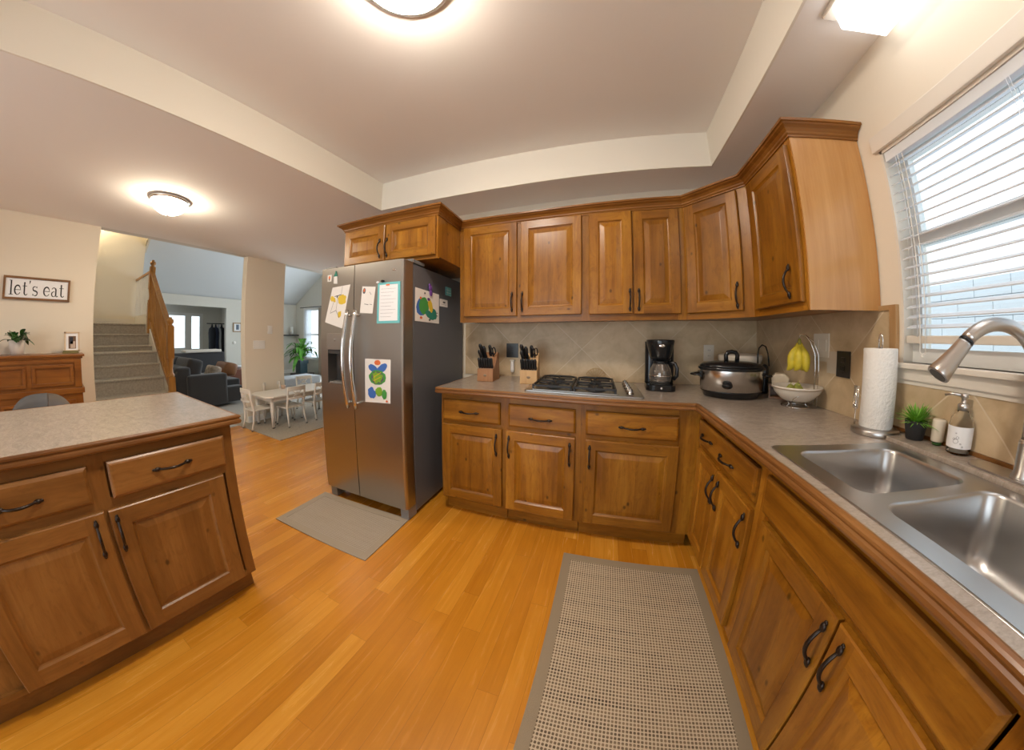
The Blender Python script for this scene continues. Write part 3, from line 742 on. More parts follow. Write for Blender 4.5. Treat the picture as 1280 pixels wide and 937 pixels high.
box(b, (hx0+hx1)/2-.012, (hx0+hx1)/2+.012, FY+.03, FY+.07, 1.02, 1.13, 0); box(b, hx0+.01, hx1-.01, FY+.004, FY+.07, hz0+.002, hz0+.012, 1)
obj('dispenser_recess', b, [plain('dark_dispenser', (.05,.05,.052), .4), plain('dispenser_tray', (.25,.24,.23), .4)], dl, world=True)
b = nb(); box(b, hx0-.004, hx1+.004, FY-.006, FY-.0005, hz1, 1.282, bev=.002)
lathe(b, [(0, 0), (.010, 0), (.010, .003), (0, .003)], (0, 0, 0), 16, M=Matrix.Translation((-2.965, FY-.0055, 1.235)) @ Matrix.Rotation(PI/2, 4, 'X'))
obj('control_panel', b, plain('control_panel_grey', (.36,.34,.32), .35, .7), dl, world=True)
b = nb(); prism(b, [(FS+.003, yb_), (FS+.003, FY), (FX1-.014, FY), (FX1-.004, FY+.008), (FX1, FY+.022), (FX1, yb_)], zz0, zz1)
dr = obj('right_door', b, FRS, fr, world=True)
for x, p in ((FS-.030, dl), (FS+.050, dr)):
    b = nb(); pts = []; 
    for i in range(17):
        t = i/16; z = .765+.68*t; pts.append((x, FY-.030-.040*math.sin(PI*t), z))
    tube(b, pts, .0125, 10); tube(b, [(x, FY, .80), (x, FY-.034, .80)], .010, 8); tube(b, [(x, FY, 1.41), (x, FY-.034, 1.41)], .010, 8)
    obj('handle', b, CHROME, p, world=True)
b = nb(); ball(b, (-2.416, FY-.001, 1.70), .016, (1, .15, .5)); obj('maker_badge', b, CHROME, dr, world=True)
b = nb(); box(b, FX1-.13, FX1-.004, -.735, -.60, 1.765, 1.79, bev=.005); obj('hinge_cover', b, plain('hinge_grey', (.18,.18,.18), .5), fr, world=True)
b = nb(); box(b, FX0+.004, FX0+.12, -.80, -.68, 1.766, 1.785, bev=.005); obj('hinge_cover', b, plain('hinge_grey', (.18,.18,.18), .5), fr, world=True)
for x0 in (FX0+.004, FX1-.075):
    b = nb(); box(b, x0, x0+.068, FY+.02, FY+.11, .004, .09, bev=.006); obj('foot_cover', b, plain('foot_grey', (.27,.26,.25), .4, .3), fr, world=True)
b = nb(); box(b, FX0+.08, FX1-.08, FY+.10, -.1, .01, .09); obj('kick_plate', b, MATTEB, fr, world=True)

# drawings, notes, magnets
def blob(cx, cy, rx, ry, n=18, wob=.0, rot=0, seed=0):
    r = random.Random(seed); out = []
    for k in range(n):
        a = 2*PI*k/n; m = 1 + wob*r.uniform(-1, 1); x, y = rx*math.cos(a)*m, ry*math.sin(a)*m
        out.append((cx+x*math.cos(rot)-y*math.sin(rot), cy+x*math.sin(rot)+y*math.cos(rot)))
    return out
def sheet(name, quad, axis, pos, out, layers, label, cat, mats, group=None, thick=.0012, curl=0):
    """quad: 4 (h,z) corners; axis 'y' => on plane y=pos; out=+/-1 direction away from the surface"""
    def P(h, z, d):
        return (h, pos+out*d, z) if axis == 'y' else (pos+out*d, h, z)
    (h0, z0), (h1, z1), (h2, z2), (h3, z3) = quad
    def bil(u, v):
        a = (h0+(h1-h0)*u, z0+(z1-z0)*u); c = (h3+(h2-h3)*u, z3+(z2-z3)*u); return (a[0]+(c[0]-a[0])*v, a[1]+(c[1]-a[1])*v)
    b = nb()
    A = [b.verts.new(P(*q, .0004)) for q in quad]; B = [b.verts.new(P(*q, thick)) for q in quad]
    b.faces.new(A); b.faces.new(B)
    for k in range(4): b.faces.new((A[k], A[(k+1) % 4], B[(k+1) % 4], B[k]))
    for i, (poly, mi) in enumerate(layers):
        d = thick + .0003*(i+1)
        f = b.faces.new([b.verts.new(P(*bil(u, v), d)) for u, v in poly]); f.material_index = mi
    o = obj(name, b, mats, recalc=False)
    c = bil(.5, .5); origin(o, P(*c, 0)); tag(o, label, cat, group); return o
def col(n, c, r=.7): return plain(n, c, r)
CG, CB, CY, CO, CP, CT, CK = col('crayon_green', (.06,.30,.06)), col('crayon_blue', (.05,.15,.48)), col('crayon_yellow', (.72,.50,.04)), col('crayon_orange', (.75,.17,.05)), col('crayon_purple', (.14,.05,.25)), col('crayon_teal', (.03,.22,.16)), col('pencil_dark', (.10,.10,.11))
LG, TQ = col('crayon_lime', (.20,.40,.03)), col('turquoise_board', (.16,.52,.55), .4)
def line(p, q, w=.012):
    d = Vector((q[0]-p[0], q[1]-p[1])); d.normalize(); n = Vector((-d.y, d.x))*w/2
    return [(p[0]+n.x, p[1]+n.y), (q[0]+n.x, q[1]+n.y), (q[0]-n.x, q[1]-n.y), (p[0]-n.x, p[1]-n.y)]
ML = [PAPER, CG, CB, CY, CO, CP, CT, CK, LG, TQ, PAPERW]
sheet('child_drawing', [(-3.000, 1.620), (-2.812, 1.630), (-2.890, 1.318), (-3.078, 1.367)], 'y', FY, -1,
      [(blob(.70, .34, .24, .12, 20, .12, .1, 1), 3), (blob(.18, .33, .17, .07, 14, .2, .3, 2), 3), (blob(.72, .70, .1, .08, 12, .2, 0, 3), 3), (line((.25,.26),(.62,.22),.02), 7), (line((.3,.3),(.2,.7)), 7), (line((.45,.3),(.5,.62)), 7), (line((.5,.62),(.75,.78)), 7), (line((.5,.62),(.2,.72)), 7), (line((.6,.02),(.62,.2)), 7), (blob(.42,.27,.04,.03), 7)],
      'tilted yellow and white child drawing above the fridge water dispenser', 'drawing', ML)
sheet('paper_note', [(-2.693, 1.607), (-2.572, 1.596), (-2.597, 1.417), (-2.714, 1.425)], 'y', FY, -1,
      [(blob(.18, .17, .11, .11), 7), (blob(.18, .15, .06, .06), 4), (line((.6,.2),(.75,.3),.02), 7), (line((.3,.66),(.62,.68),.02), 7), (line((.7,.66),(.9,.67),.015), 7)],
      'small white note on the fridge between the drawing and the turquoise board', 'note', ML)
lay = [([(.09,.06),(.91,.06),(.91,.94),(.09,.94)], 10)]
for k in range(9): lay.append((line((.16, .16+.085*k), (.84-.1*(k % 3), .16+.085*k), .004), 7))
lay.append(([(.4,.05),(.56,.05),(.56,.085),(.4,.085)], 4))
sheet('list_board', [(-2.550, 1.620), (-2.364, 1.618), (-2.366, 1.350), (-2.555, 1.348)], 'y', FY, -1, lay, 'list with a turquoise border stuck on the fridge door', 'board', [TQ]+ML[1:], thick=.004)
sheet('child_drawing', [(-2.664, 1.110), (-2.440, 1.110), (-2.446, .820), (-2.668, .812)], 'y', FY, -1,
      [(blob(.34, .22, .2, .09, 16, .1, .3, 4), 2), (blob(.68, .2, .2, .09, 16, .1, -.4, 5), 2), (blob(.5, .08, .12, .06, 14, .1, 0, 6), 4), (blob(.5, .42, .34, .17, 24, .05, 0, 7), 1), (blob(.5, .42, .24, .15, 20, .12, 0, 8), 7), (blob(.5, .42, .2, .13, 20, .25, 0, 9), 8),
       (blob(.28, .78, .17, .12, 16, .15, .4, 10), 2), (blob(.57, .74, .14, .11, 16, .1, 0, 11), 8), (blob(.78, .80, .09, .12, 16, .1, 0, 12), 1), (line((.35,.42),(.65,.3),.014), 3), (line((.36,.5),(.64,.4),.014), 3), (line((.4,.36),(.42,.54),.014), 3), (blob(.88,.95,.04,.025), 4)],
      'child painting of a green and blue creature below the turquoise board', 'drawing', ML)
sheet('child_drawing', [(-.709, 1.600), (-.424, 1.591), (-.424, 1.363), (-.711, 1.370)], 'x', FX1, 1,
      [(blob(.24, .55, .20, .28, 22, .06, .2, 13), 2), (blob(.34, .50, .20, .27, 22, .06, 0, 14), 1), (blob(.60, .76, .22, .12, 20, .08, .5, 15), 6), (blob(.78, .70, .1, .18, 16, .1, -.3, 16), 6), (blob(.60, .45, .09, .22, 18, .08, -.25, 17), 3), (blob(.53, .26, .06, .05), 5), (blob(.2,.28,.04,.04), 4), (blob(.22, .88, .05, .04), 4), (line((.85,.65),(.93,.65),.02), 7), (line((.85,.75),(.93,.75),.02), 7), (blob(.36,.1,.03,.03), 7), (blob(.56,.92,.04,.03), 7)],
      'green snail-like child drawing on the side of the fridge', 'drawing', ML)
sheet('magnet', [(-.330, 1.671), (-.245, 1.671), (-.245, 1.602), (-.330, 1.602)], 'x', FX1, 1, [(line((.1,.33),(.9,.33),.03), 10), (line((.1,.66),(.9,.66),.03), 10), (line((.33,.1),(.33,.9),.03), 10)], 'small teal magnet high on the fridge side', 'magnet', [TQ]+ML[1:], thick=.004)
sheet('paper_note', [(-.414, 1.562), (-.300, 1.562), (-.300, 1.503), (-.414, 1.503)], 'x', FX1, 1, [(blob(.55,.4,.18,.12), 7), (line((.2,.7),(.8,.7),.03), 7)], 'little white card on the side of the fridge under the teal magnet', 'note', ML)
b = nb(); ball(b, (FX1+.009, -.545, 1.620), .022, (.4, .9, 1)); ball(b, (FX1+.009, -.54, 1.585), .02, (.4, .8, 1.2)); ball(b, (FX1+.009, -.552, 1.638), .014, (.4, 1, 1)); o = obj('magnet', b, CP); tag(origin(o, (FX1+.01, -.545, 1.61)), 'purple figure magnet holding the snail drawing', 'magnet')
sheet('magnet', [(-3.058, 1.718), (-3.014, 1.718), (-3.014, 1.668), (-3.058, 1.668)], 'y', FY, -1, [(blob(.5,.45,.25,.3), 4), (blob(.5,.7,.15,.15), 7)], 'small square picture magnet near the top corner of the fridge door with the dispenser', 'magnet', ML, thick=.003)
b = nb(); prism(b, [(-2.988, 1.70), (-2.950, 1.70), (-2.958, 1.722), (-2.966, 1.742), (-2.974, 1.722)], FY-.006, FY-.0005, 'y', 0); prism(b, [(-2.984, 1.648), (-2.946, 1.645), (-2.950, 1.70), (-2.982, 1.70)], FY-.006, FY-.0005, 'y', 1)
o = obj('magnet', b, [CT, PAPER]); tag(origin(o, (-2.966, FY, 1.69)), 'figure magnet with a green pointed hat above the yellow drawing', 'magnet')
b = nb(); ball(b, (-2.506, FY-.008, 1.628), .014, (1.3, .5, .6)); o = obj('magnet', b, BLACKP); tag(origin(o, (-2.506, FY, 1.628)), 'black magnet clip on top of the turquoise board', 'magnet')
b = nb(); ball(b, (-2.548, FY-.007, 1.622), .012, (1, .5, .7)); o = obj('magnet', b, PAPERW); tag(origin(o, (-2.548, FY, 1.622)), 'small white magnet beside the black clip on the turquoise board', 'magnet')

# ------------------------------------------------------------------ floor mats
def rug(name, x0, x1, y0, y1, bw, z, mw, mb, label, rot=0):
    c = ((x0+x1)/2, (y0+y1)/2, 0); t = thing(name, label, 'rug', c, rot)
    hx, hy = (x1-x0)/2, (y1-y0)/2
    b = nb(); box(b, -hx+bw, hx-bw, -hy+bw, hy-bw, .001, z); obj('weave', b, mw, t)
    b = nb()
    for (a, c2, d, e) in ((-hx, hx, -hy, -hy+bw), (-hx, hx, hy-bw, hy), (-hx, -hx+bw, -hy+bw, hy-bw), (hx-bw, hx, -hy+bw, hy-bw)): box(b, a, c2, d, e, .001, z+.0015)
    obj('border', b, mb, t)
rug('runner_rug', -1.308, -.570, -2.75, -.757, .045, .006, RUGW, RUGB, 'long brown woven runner rug with a taupe border in front of the sink cabinets')
rug('floor_mat', -3.185, -2.350, -1.235, -.805, .05, .005, MATW, MATB, 'small grey-beige woven mat on the floor in front of the fridge', .03)

# ------------------------------------------------------------------ ceiling lights
def dome(loc, R, h, lm, label):
    t = thing('ceiling_light', label, 'ceiling light', loc)
    b = nb(); lathe(b, [(0, 0), (R*1.0, 0), (R*1.08, -.006), (R*1.08, -.02), (R*1.0, -.03), (R*.97, -.03), (R*.95, -.01)], (0,0,0), 48); obj('ring', b, NICKEL, t)
    b = nb(); pr = [(R*.95*math.cos(a), -.022-h*math.sin(a)) for a in [i*PI/2/10 for i in range(10)]] + [(0, -.022-h)]
    lathe(b, pr, (0,0,0), 48); obj('glass_dome', b, lm, t)
    b = nb(); ball(b, (0,0,-.026-h), .009, (1,1,1.3)); obj('finial', b, NICKEL, t)
dome((-1.775, -1.665, ZH-.001), .178, .080, LIGHTW, 'round frosted dome light in the kitchen tray ceiling')
dome((-4.39, -1.545, ZL-.001), .150, .110, LIGHTD, 'round frosted dome light on the dining area ceiling')
t = thing('fluorescent_light', 'white rectangular fluorescent ceiling light above the sink', 'ceiling light', (-.16, -2.0, ZL-.001))
b = nb(); box(b, -.285, -.04, -2.64, -1.385, ZL-.022, ZL-.001); obj('housing', b, CREAM, t, world=True)
b = nb()
pl = [(-.275, -1.43), (-.235, -1.392), (-.045, -1.392), (-.045, -2.63), (-.235, -2.63), (-.275, -2.59)]
prism(b, pl, ZL-.075, ZL-.022, 'z', bev=.006); obj('lens', b, LIGHTF, t, world=True)

# ------------------------------------------------------------------ switch plates and outlets
def plate(name, label, axis, h, z, w, ht, m, rockers=1, cat='switch', holes=False, y=0, x=0, hm=None):
    s = 1
    if axis == 'y': t = thing(name, label, cat, (h, y, z), 0)
    elif axis == 'x-': t = thing(name, label, cat, (x, h, z), -PI/2)
    else: t = thing(name, label, cat, (x, h, z), PI/2)
    b = nb(); box(b, -w/2, w/2, -.007, -.0008, -ht/2, ht/2, bev=.002); obj('cover_plate', b, m, t)
    for k in range(rockers):
        cx = (k-(rockers-1)/2)*w/rockers
        if holes:
            for dz in (-.02, .02):
                b = nb(); box(b, cx-.013, cx+.013, -.009, -.0068, dz-.012, dz+.012, bev=.003); sck = obj('socket', b, m, t)
                b = nb(); box(b, cx-.007, cx-.005, -.0098, -.0085, dz-.004, dz+.005); box(b, cx+.005, cx+.007, -.0098, -.0085, dz-.004, dz+.005); obj('slot', b, hm or MATTEB, sck)
        else:
            b = nb(); box(b, cx-.013, cx+.013, -.010, -.0068, -.028, .028, bev=.002); obj('rocker', b, m, t)
IVORY = plain('ivory_plastic', (.72,.66,.56), .35); BRN = plain('dark_brown_plastic', (.03,.024,.02), .3)
plate('outlet', 'dark square outlet plate on the tiles between the knife blocks', 'y', -1.866, 1.140, .11, .125, BRN, 1, 'outlet', True, y=-.0085)
t = thing('night_light', 'small clear night light below the dark outlet plate', 'night light', (-1.861, -.0085, 1.0))
b = nb(); lathe(b, [(0,-.052),(.013,-.05),(.019,-.03),(.017,.02),(.013,.05),(0,.052)], (0,-.02,0), 16, sx=1, sy=.6); obj('clear_shade', b, plain('clear_plastic_shade', (.75,.72,.68), .15), t)
b = nb(); box(b, -.02, .02, -.03, -.0008, .045, .06, bev=.003); obj('plug', b, IVORY, t)
plate('outlet', 'ivory outlet plate on the tiles behind the slow cooker', 'y', -.355, 1.150, .072, .118, IVORY, 1, 'outlet', True, y=-.0085)
plate('light_switch', 'ivory double switch plate on the tiles beside the hanging bananas', 'x-', -.690, 1.228, .115, .118, IVORY, 2, 'switch', x=-.0085)
b = nb(); box(b, -.0125, -.0088, -.735, -.662, 1.148, 1.168); box(b, -.0125, -.0088, -.800, -.735, 1.095, 1.200); o = obj('paper_card', b, plain('aged_card', (.62,.55,.44), .7)); tag(origin(o, (-.01, -.76, 1.15)), 'pale card stuck to the tiles between the two wall plates', 'card')
plate('outlet', 'dark outlet plate on the tiles left of the paper towels', 'x-', -.848, 1.145, .085, .120, BRN, 1, 'outlet', True, x=-.0085)
plate('light_switch', 'white triple switch plate on the column by the dining area', 'x+', .016, 1.132, .170, .125, WHITE, 3, 'switch', x=-5.8)
plate('light_switch', 'white single switch plate higher on the column by the dining area', 'x+', .180, 1.355, .072, .125, WHITE, 1, 'switch', x=-5.8)

# ------------------------------------------------------------------ cooktop
ZT_ = .914
ck = thing('gas_cooktop', 'stainless gas cooktop with black cast iron grates', 'cooktop', (-1.24, -.34, ZT_))
b = nb(); prism(b, rrect(-1.60, -.895, -.600, -.085, .02), ZT_+.0005, ZT_+.010, 'z', bev=.003); prism(b, rrect(-1.565, -1.03, -.565, -.115, .015), ZT_+.0095, ZT_+.013, 'z', bev=.001); obj('steel_top', b, plain('cooktop_steel', (.42,.41,.39), .3, 1), ck, world=True)
for (x, y, r) in ((-1.43, -.22, .045), (-1.43, -.46, .036), (-1.165, -.22, .036), (-1.165, -.46, .048)):
    b = nb(); lathe(b, [(0,.013),(r*1.3,.013),(r*1.3,.018),(r,.02),(r,.030),(r*.85,.036),(0,.036)], (x,y,ZT_), 24); obj('burner', b, IRON, ck, world=True)
for x0, x1 in ((-1.555, -1.305), (-1.295, -1.045)):
    b = nb(); z = ZT_+.036; y0, y1 = -.555, -.125; w = .006
    for yy in (y0, y1, (y0+y1)/2): box(b, x0, x1, yy-w, yy+w, z-.006, z+.006, bev=.002)
    for xx in (x0+w, x1-w): box(b, xx-w, xx+w, y0, y1, z-.006, z+.006, bev=.002)
    xm = (x0+x1)/2
    for yc in (y0+.108, y1-.108):
        for (dx, dy) in ((1,0),(-1,0),(0,1),(0,-1)):
            tube(b, [(xm+dx*.02, yc+dy*.02, z+.002), (xm+dx*.10, yc+dy*.09, z+.002)], .006, 6)
    for xx in (x0+w, x1-w):
        for yy in (y0, y1): box(b, xx-.006, xx+.006, yy-.006, yy+.006, ZT_+.0135, z)
    tube(b, [(x0+.02, y1, z), (x0+.05, y1-.01, z+.006), (x1-.05, y1-.01, z+.006), (x1-.02, y1, z)], .008, 6)
    obj('grate', b, IRON, ck, world=True)
for k in range(5):
    b = nb(); y = -.175-.085*k; lathe(b, [(0,.010),(.021,.010),(.021,.014),(.016,.016),(.0145,.034),(.012,.038),(0,.038)], (-.965,y,ZT_), 20); box(b, -.968, -.962, y-.017, y+.017, ZT_+.03, ZT_+.044, bev=.002); obj('knob', b, plain('knob_steel', (.4,.39,.38), .2, 1), ck, world=True)
# wire fan holder behind
b = nb(); c0 = Vector((-1.165, -.045, ZT_+.004))
for k in range(9):
    a = math.radians(30+15*k); d = Vector((math.cos(a), 0, math.sin(a)))
    tube(b, [c0, c0+d*.05+Vector((0,0,.01)), c0+Vector((d.x*.085, 0, d.z*.10))], .0018, 6)
tube(b, [c0+Vector((math.cos(math.radians(30+15*k))*.085, 0, math.sin(math.radians(30+15*k))*.10)) for k in range(9)], .002, 6)
box(b, -1.215, -1.115, -.06, -.03, ZT_+.0005, ZT_+.008, bev=.002)
o = obj('wire_trivet', b, plain('brass_wire', (.50,.33,.14), .3, .9)); tag(origin(o, (-1.165, -.045, ZT_)), 'small brass wire fan-shaped holder behind the cooktop', 'trivet')

# ------------------------------------------------------------------ knife blocks
def knife(parent, x, y, z, L, tilt, w=.011, scissor=False, fan=0):
    d = Vector((fan, -math.sin(tilt), math.cos(tilt))).normalized(); p = Vector((x, y, z))
    b = nb(); tube(b, [p, p+d*L*.15, p+d*L*.5, p+d*L*.85, p+d*L], [w*.75, w, w*.9, w*1.1, w*.6], 8, flat=(.7, 1.2))
    k = obj('knife_handle', b, BLACKP, parent)
    b = nb(); tube(b, [p-d*.012, p+d*.001], w*.7, 8, flat=(.5, 1.2)); obj('bolster', b, CHROME, k)
def knife_block(x, y, m, label, rot):
    t = thing('knife_block', label, 'knife block', (x, y, ZT_), rot)
    w = .128
    b = nb(); prism(b, [(-.075, .001), (.10, .001), (.075, .215), (.045, .222), (-.035, .10), (-.075, .10)], -w/2, w/2, 'x', bev=.003); obj('block', b, m, t)
    b = nb(); lathe(b, [(0,0),(.014,0),(.013,.0015),(0,.0015)], (0,0,0), 20, sx=1, sy=.7, M=Matrix.Translation((0, -.0755, .05)) @ Matrix.Rotation(PI/2, 4, 'X')); obj('maker_mark', b, plain('mark_disc', (.30,.2,.12), .6), t)
    for k in range(6): knife(t, -.050+.020*k, -.056, .103, .085, .30, .0095)
    knife(t, -.040, -.018, .135, .12, .42, .012, fan=-.12); knife(t, -.018, .0, .16, .125, .40, .012, fan=-.05)
    knife(t, -.045, .012, .18, .12, .38, .0125, fan=-.15); knife(t, .012, .02, .19, .10, .38, .011, fan=.03)
    # scissors / steel
    b = nb()
    for s in (-1, 1):
        c = Vector((.036+s*.012, -.004, .235)); pts = [c+Vector((math.cos(a)*.012, -math.sin(a)*.012, math.sin(a)*.028)) for a in [2*PI*i/14 for i in range(14)]]
        tube(b, pts, .0045, 6, closed=True)
    tube(b, [(.036, .02, .19), (.036, .008, .215)], .006, 6); obj('scissors', b, BLACKP, t)
knife_block(-1.985, -.275, CHERRY, 'darker brown knife block with black handles, nearest the fridge', .05)
knife_block(-1.640, -.275, BEECH, 'pale beech knife block with black handles beside the cooktop', .08)

# ------------------------------------------------------------------ coffee maker
cm = thing('coffee_maker', 'glossy black drip coffee maker with glass carafe on the back counter', 'coffee maker', (-.748, -.25, ZT_), -.08)
b = nb(); prism(b, rrect(-.092, .092, -.10, .115, .05), .001, .040, 'z', bev=.006); obj('base', b, BLACKP, cm)
b = nb(); prism(b, rrect(-.090, .095, .03, .115, .03), .041, .32, 'z', bev=.004); obj('water_tank', b, BLACKP, cm)
b = nb(); lathe(b, [(0,.205),(.055,.205),(.068,.222),(.084,.30),(.088,.325),(.086,.333),(0,.335)], (0,-.01,0), 40); obj('filter_head', b, BLACKP, cm)
b = nb(); ball(b, (0, -.094, .295), .016, (1.2,.2,.6)); obj('badge', b, CHROME, cm)
b = nb(); lathe(b, [(0,.041),(.066,.041),(.066,.044),(0,.044)], (0,-.02,0), 32); obj('warming_plate', b, MATTEB, cm)
b = nb(); lathe(b, [(0,.046),(.055,.046),(.066,.06),(.070,.10),(.064,.14),(.048,.17),(.046,.178),(.0445,.178),(.0465,.17),(.0625,.14),(.0685,.10),(.0645,.06),(.0545,.0475),(0,.0475)], (0,-.02,0), 40); ca = obj('carafe', b, plain('smoky_glass', (.55,.5,.45), .03, trans=.85, metal=.15), cm)
b = nb(); lathe(b, [(0,.0485),(.053,.0485),(.064,.062),(.066,.075),(0,.075)], (0,-.02,0), 32); obj('coffee', b, plain('coffee_liquid', (.03,.012,.004), .1), ca)
b = nb(); lathe(b, [(0,.179),(.048,.179),(.048,.190),(.02,.200),(0,.201)], (0,-.02,0), 32); tube(b, [(.045,-.03,.185), (.085,-.045,.18), (.098,-.05,.15), (.096,-.05,.10), (.078,-.04,.075)], .0085, 8, flat=(.8,1.4)); obj('carafe_lid', b, BLACKP, ca)
b = nb(); lathe(b, [(.0705,.095),(.0712,.095),(.0712,.101),(.0705,.101)], (0,-.02,0), 40); obj('band', b, CHROME, ca)
b = nb(); ball(b, (0,-.101,.022), .008, (1,.5,1)); obj('switch', b, CHROME, cm)

# ------------------------------------------------------------------ slow cooker and things behind
sl = thing('slow_cooker', 'oval stainless slow cooker with black lid in the counter corner', 'slow cooker', (-.372, -.43, ZT_), -.12)
sy = .72
b = nb(); lathe(b, [(0,.002),(.140,.002),(.150,.006),(.165,.035),(.172,.042),(0,.042)], (0,0,0), 48, sy=sy); obj('base', b, BLACKP, sl)
b = nb(); lathe(b, [(.168,.042),(.172,.043),(.176,.16),(.176,.166),(.17,.167),(0,.167)], (0,0,0), 64, sy=sy); obj('steel_body', b, STEEL, sl)
b = nb(); lathe(b, [(.1762,.160),(.186,.166),(.186,.176),(.178,.180),(.17,.181),(0,.181)], (0,0,0), 48, sy=sy); obj('rim', b, BLACKP, sl)
b = nb(); lathe(b, [(.176,.1815),(.178,.185),(.16,.198),(.10,.210),(0,.214)], (0,0,0), 48, sy=sy); lid = obj('lid', b, BLACKP, sl)
b = nb(); tube(b, [(-.03,0,.208),(-.032,0,.245),(-.022,0,.262),(0,0,.266),(.022,0,.262),(.032,0,.245),(.03,0,.208)], .0085, 8, flat=(1,1.5)); obj('lid_handle', b, BLACKP, lid)
for s in (-1, 1):
    b = nb(); tube(b, [(s*.172, -.035, .135), (s*.210, -.03, .130), (s*.220, 0, .130), (s*.210, .03, .130), (s*.172, .035, .135)], .010, 8, flat=(1.3,.7)); box(b, s*.170, s*.182, -.035, .035, .115, .15, bev=.004); obj('side_handle', b, BLACKP, sl)
b = nb(); lathe(b, [(0,0),(.024,0),(.022,.01),(.012,.014),(.010,.022),(0,.023)], (0,0,0), 24, M=Matrix.Translation((-.055, -.1235, .082)) @ Matrix.Rotation(PI/2, 4, 'X') @ Matrix.Diagonal((1.2,.8,1,1))); obj('control_knob', b, BLACKP, sl)
t = thing('white_crock', 'round white ceramic crock behind the slow cooker', 'crock', (-.200, -.160, ZT_)); t.scale = (.92, .92, 1)
b = nb(); lathe(b, [(0,.001),(.12,.001),(.135,.02),(.142,.19),(.148,.20),(.150,.225),(.146,.235),(.138,.235),(.136,.2),(0,.19)], (0,0,0), 48); obj('body', b, CERAMIC, t)
b = nb(); lathe(b, [(.143,.236),(.12,.243),(0,.247)], (0,0,0), 48); obj('lid', b, CERAMIC, t)
# black cable loop behind
t = thing('stand_mixer_hook', 'thin black curved handle rising behind the white crock', 'utensil', (-.103, -.330, ZT_)); t.name = 'kettle'
t['label'] = 'black kettle with thin looped handle half hidden behind the bread'; t['category'] = 'kettle'
b = nb(); lathe(b, [(0,.001),(.024,.001),(.026,.02),(.025,.12),(.022,.165),(.014,.18),(0,.185)], (0,.03,0), 24); obj('body', b, BLACKP, t)
b = nb(); tube(b, [(-.045,.03,.15),(-.047,.03,.24),(-.040,.03,.285),(-.020,.03,.305),(.003,.03,.295),(.018,.03,.25),(.026,.03,.19),(.028,.03,.17)], .0045, 8); obj('looped_handle', b, BLACKP, t)
b = nb(); box(b, -.06, .05, -.04, .04, .001, .012); box(b, -.06, -.052, -.04, .04, .012, .075); box(b, .042, .05, -.04, .04, .012, .075); box(b, -.06, .05, .03, .04, .012, .075); box(b, -.065, .055, -.045, .045, .075, .085, bev=.002)
t = obj('wooden_stand', b, plain('dark_walnut', (.14,.06,.02), .4), loc=(-.092, -.462, ZT_), rotz=-.5); tag(t, 'small brown wooden stand between the slow cooker and the fruit bowl', 'stand')
b = nb(); prism(b, [(-.045,0),(.04,0),(.045,.035),(.02,.06),(-.03,.058),(-.05,.03)], -.04, .04, 'y', bev=.008)
o = obj('bread_bag', b, plain('bread_bag_paper', (.66,.55,.40), .6, bumpy=.6, bscale=40), loc=(-.094, -.462, ZT_+.0865), rotz=-.5); tag(o, 'crumpled pale bread bag on the brown wooden stand', 'bag')
# plaque leaning behind: dark triangular lid

# ------------------------------------------------------------------ banana stand with bowl
BX, BY = -.135, -.675
st = thing('banana_stand', 'thin wire banana stand with ring base and tall hook', 'fruit stand', (BX, BY, ZT_))
b = nb()
tube(b, [(.065*math.cos(2*PI*k/28), .065*math.sin(2*PI*k/28), .004) for k in range(28)], .0028, 8, closed=True)
for a in (200, 320, 80): 
    r = math.radians(a); c, s = math.cos(r), math.sin(r); tube(b, [(.065*c,.065*s,.004), (.045*c,.045*s,.018), (.055*c,.055*s,.03)], .0025, 6)
tube(b, [(-.05,-.05,.004),(-.045,-.045,.04),(-.06,-.075,.05),(-.04,-.088,.07),(-.025,-.085,.085)], .0022, 6)
obj('ring_base', b, CHROME, st)
b = nb(); hx, hy = .062, -.055
ptsA = [(hx, hy, .004), (hx, hy, .20), (hx-.002, hy+.002, .27), (hx-.018, hy+.015, .33), (hx-.032, hy+.034, .365), (hx-.046, hy+.050, .372), (hx-.052, hy+.060, .355), (hx-.050, hy+.058, .335)]
tube(b, ptsA, .0028, 8); tube(b, [(p[0]+.010, p[1]-.012, p[2]) for p in ptsA[:4]] + [ptsA[4]], .0022, 8)
obj('hook_arm', b, CHROME, st)
t = thing('fruit_bowl', 'shallow white oval bowl resting on the wire banana stand', 'bowl', (BX+.005, BY, ZT_+.031))
b = nb(); lathe(b, [(0,0),(.055,0),(.075,.01),(.108,.045),(.118,.068),(.120,.076),(.116,.077),(.104,.05),(.07,.017),(0,.010)], (0,0,0), 48, sy=1.0); obj('bowl', b, CERAMIC, t)
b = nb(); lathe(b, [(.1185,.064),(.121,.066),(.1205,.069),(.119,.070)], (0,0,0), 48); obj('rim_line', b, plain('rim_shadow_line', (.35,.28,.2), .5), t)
PEAR = plain('green_fruit', (.30,.32,.06), .5, vary=.25, bscale=20); OAT = plain('brown_root', (.40,.24,.10), .7)
for i, (dx, dy, r, m, nm, lb) in enumerate(((-.035,.0,.030,PEAR,'pear','green pear at the front of the white bowl'), (.03,.04,.030,PEAR,'pear','green pear at the back of the white bowl'), (.03,-.045,.028,OAT,'potato','brown potato on the near side of the white bowl'))):
    b = nb(); ball(b, (0,0,0), r, (1,1,.85 if m is OAT else 1)); 
    if m is PEAR: ball(b, (0,0,r*.8), r*.55)
    if m is PEAR: tube(b, [(0,0,r*1.3),(0.004,0,r*1.7)], .002, 5)
    o = obj(nm, b, m, loc=(BX+.005+dx, BY+dy, ZT_+.031+.018+r*.9)); tag(o, lb, nm)
bn = thing('banana_bunch', 'bunch of yellow bananas hanging from the wire hook', 'bananas', (BX+.012, BY+.003, ZT_+.335))
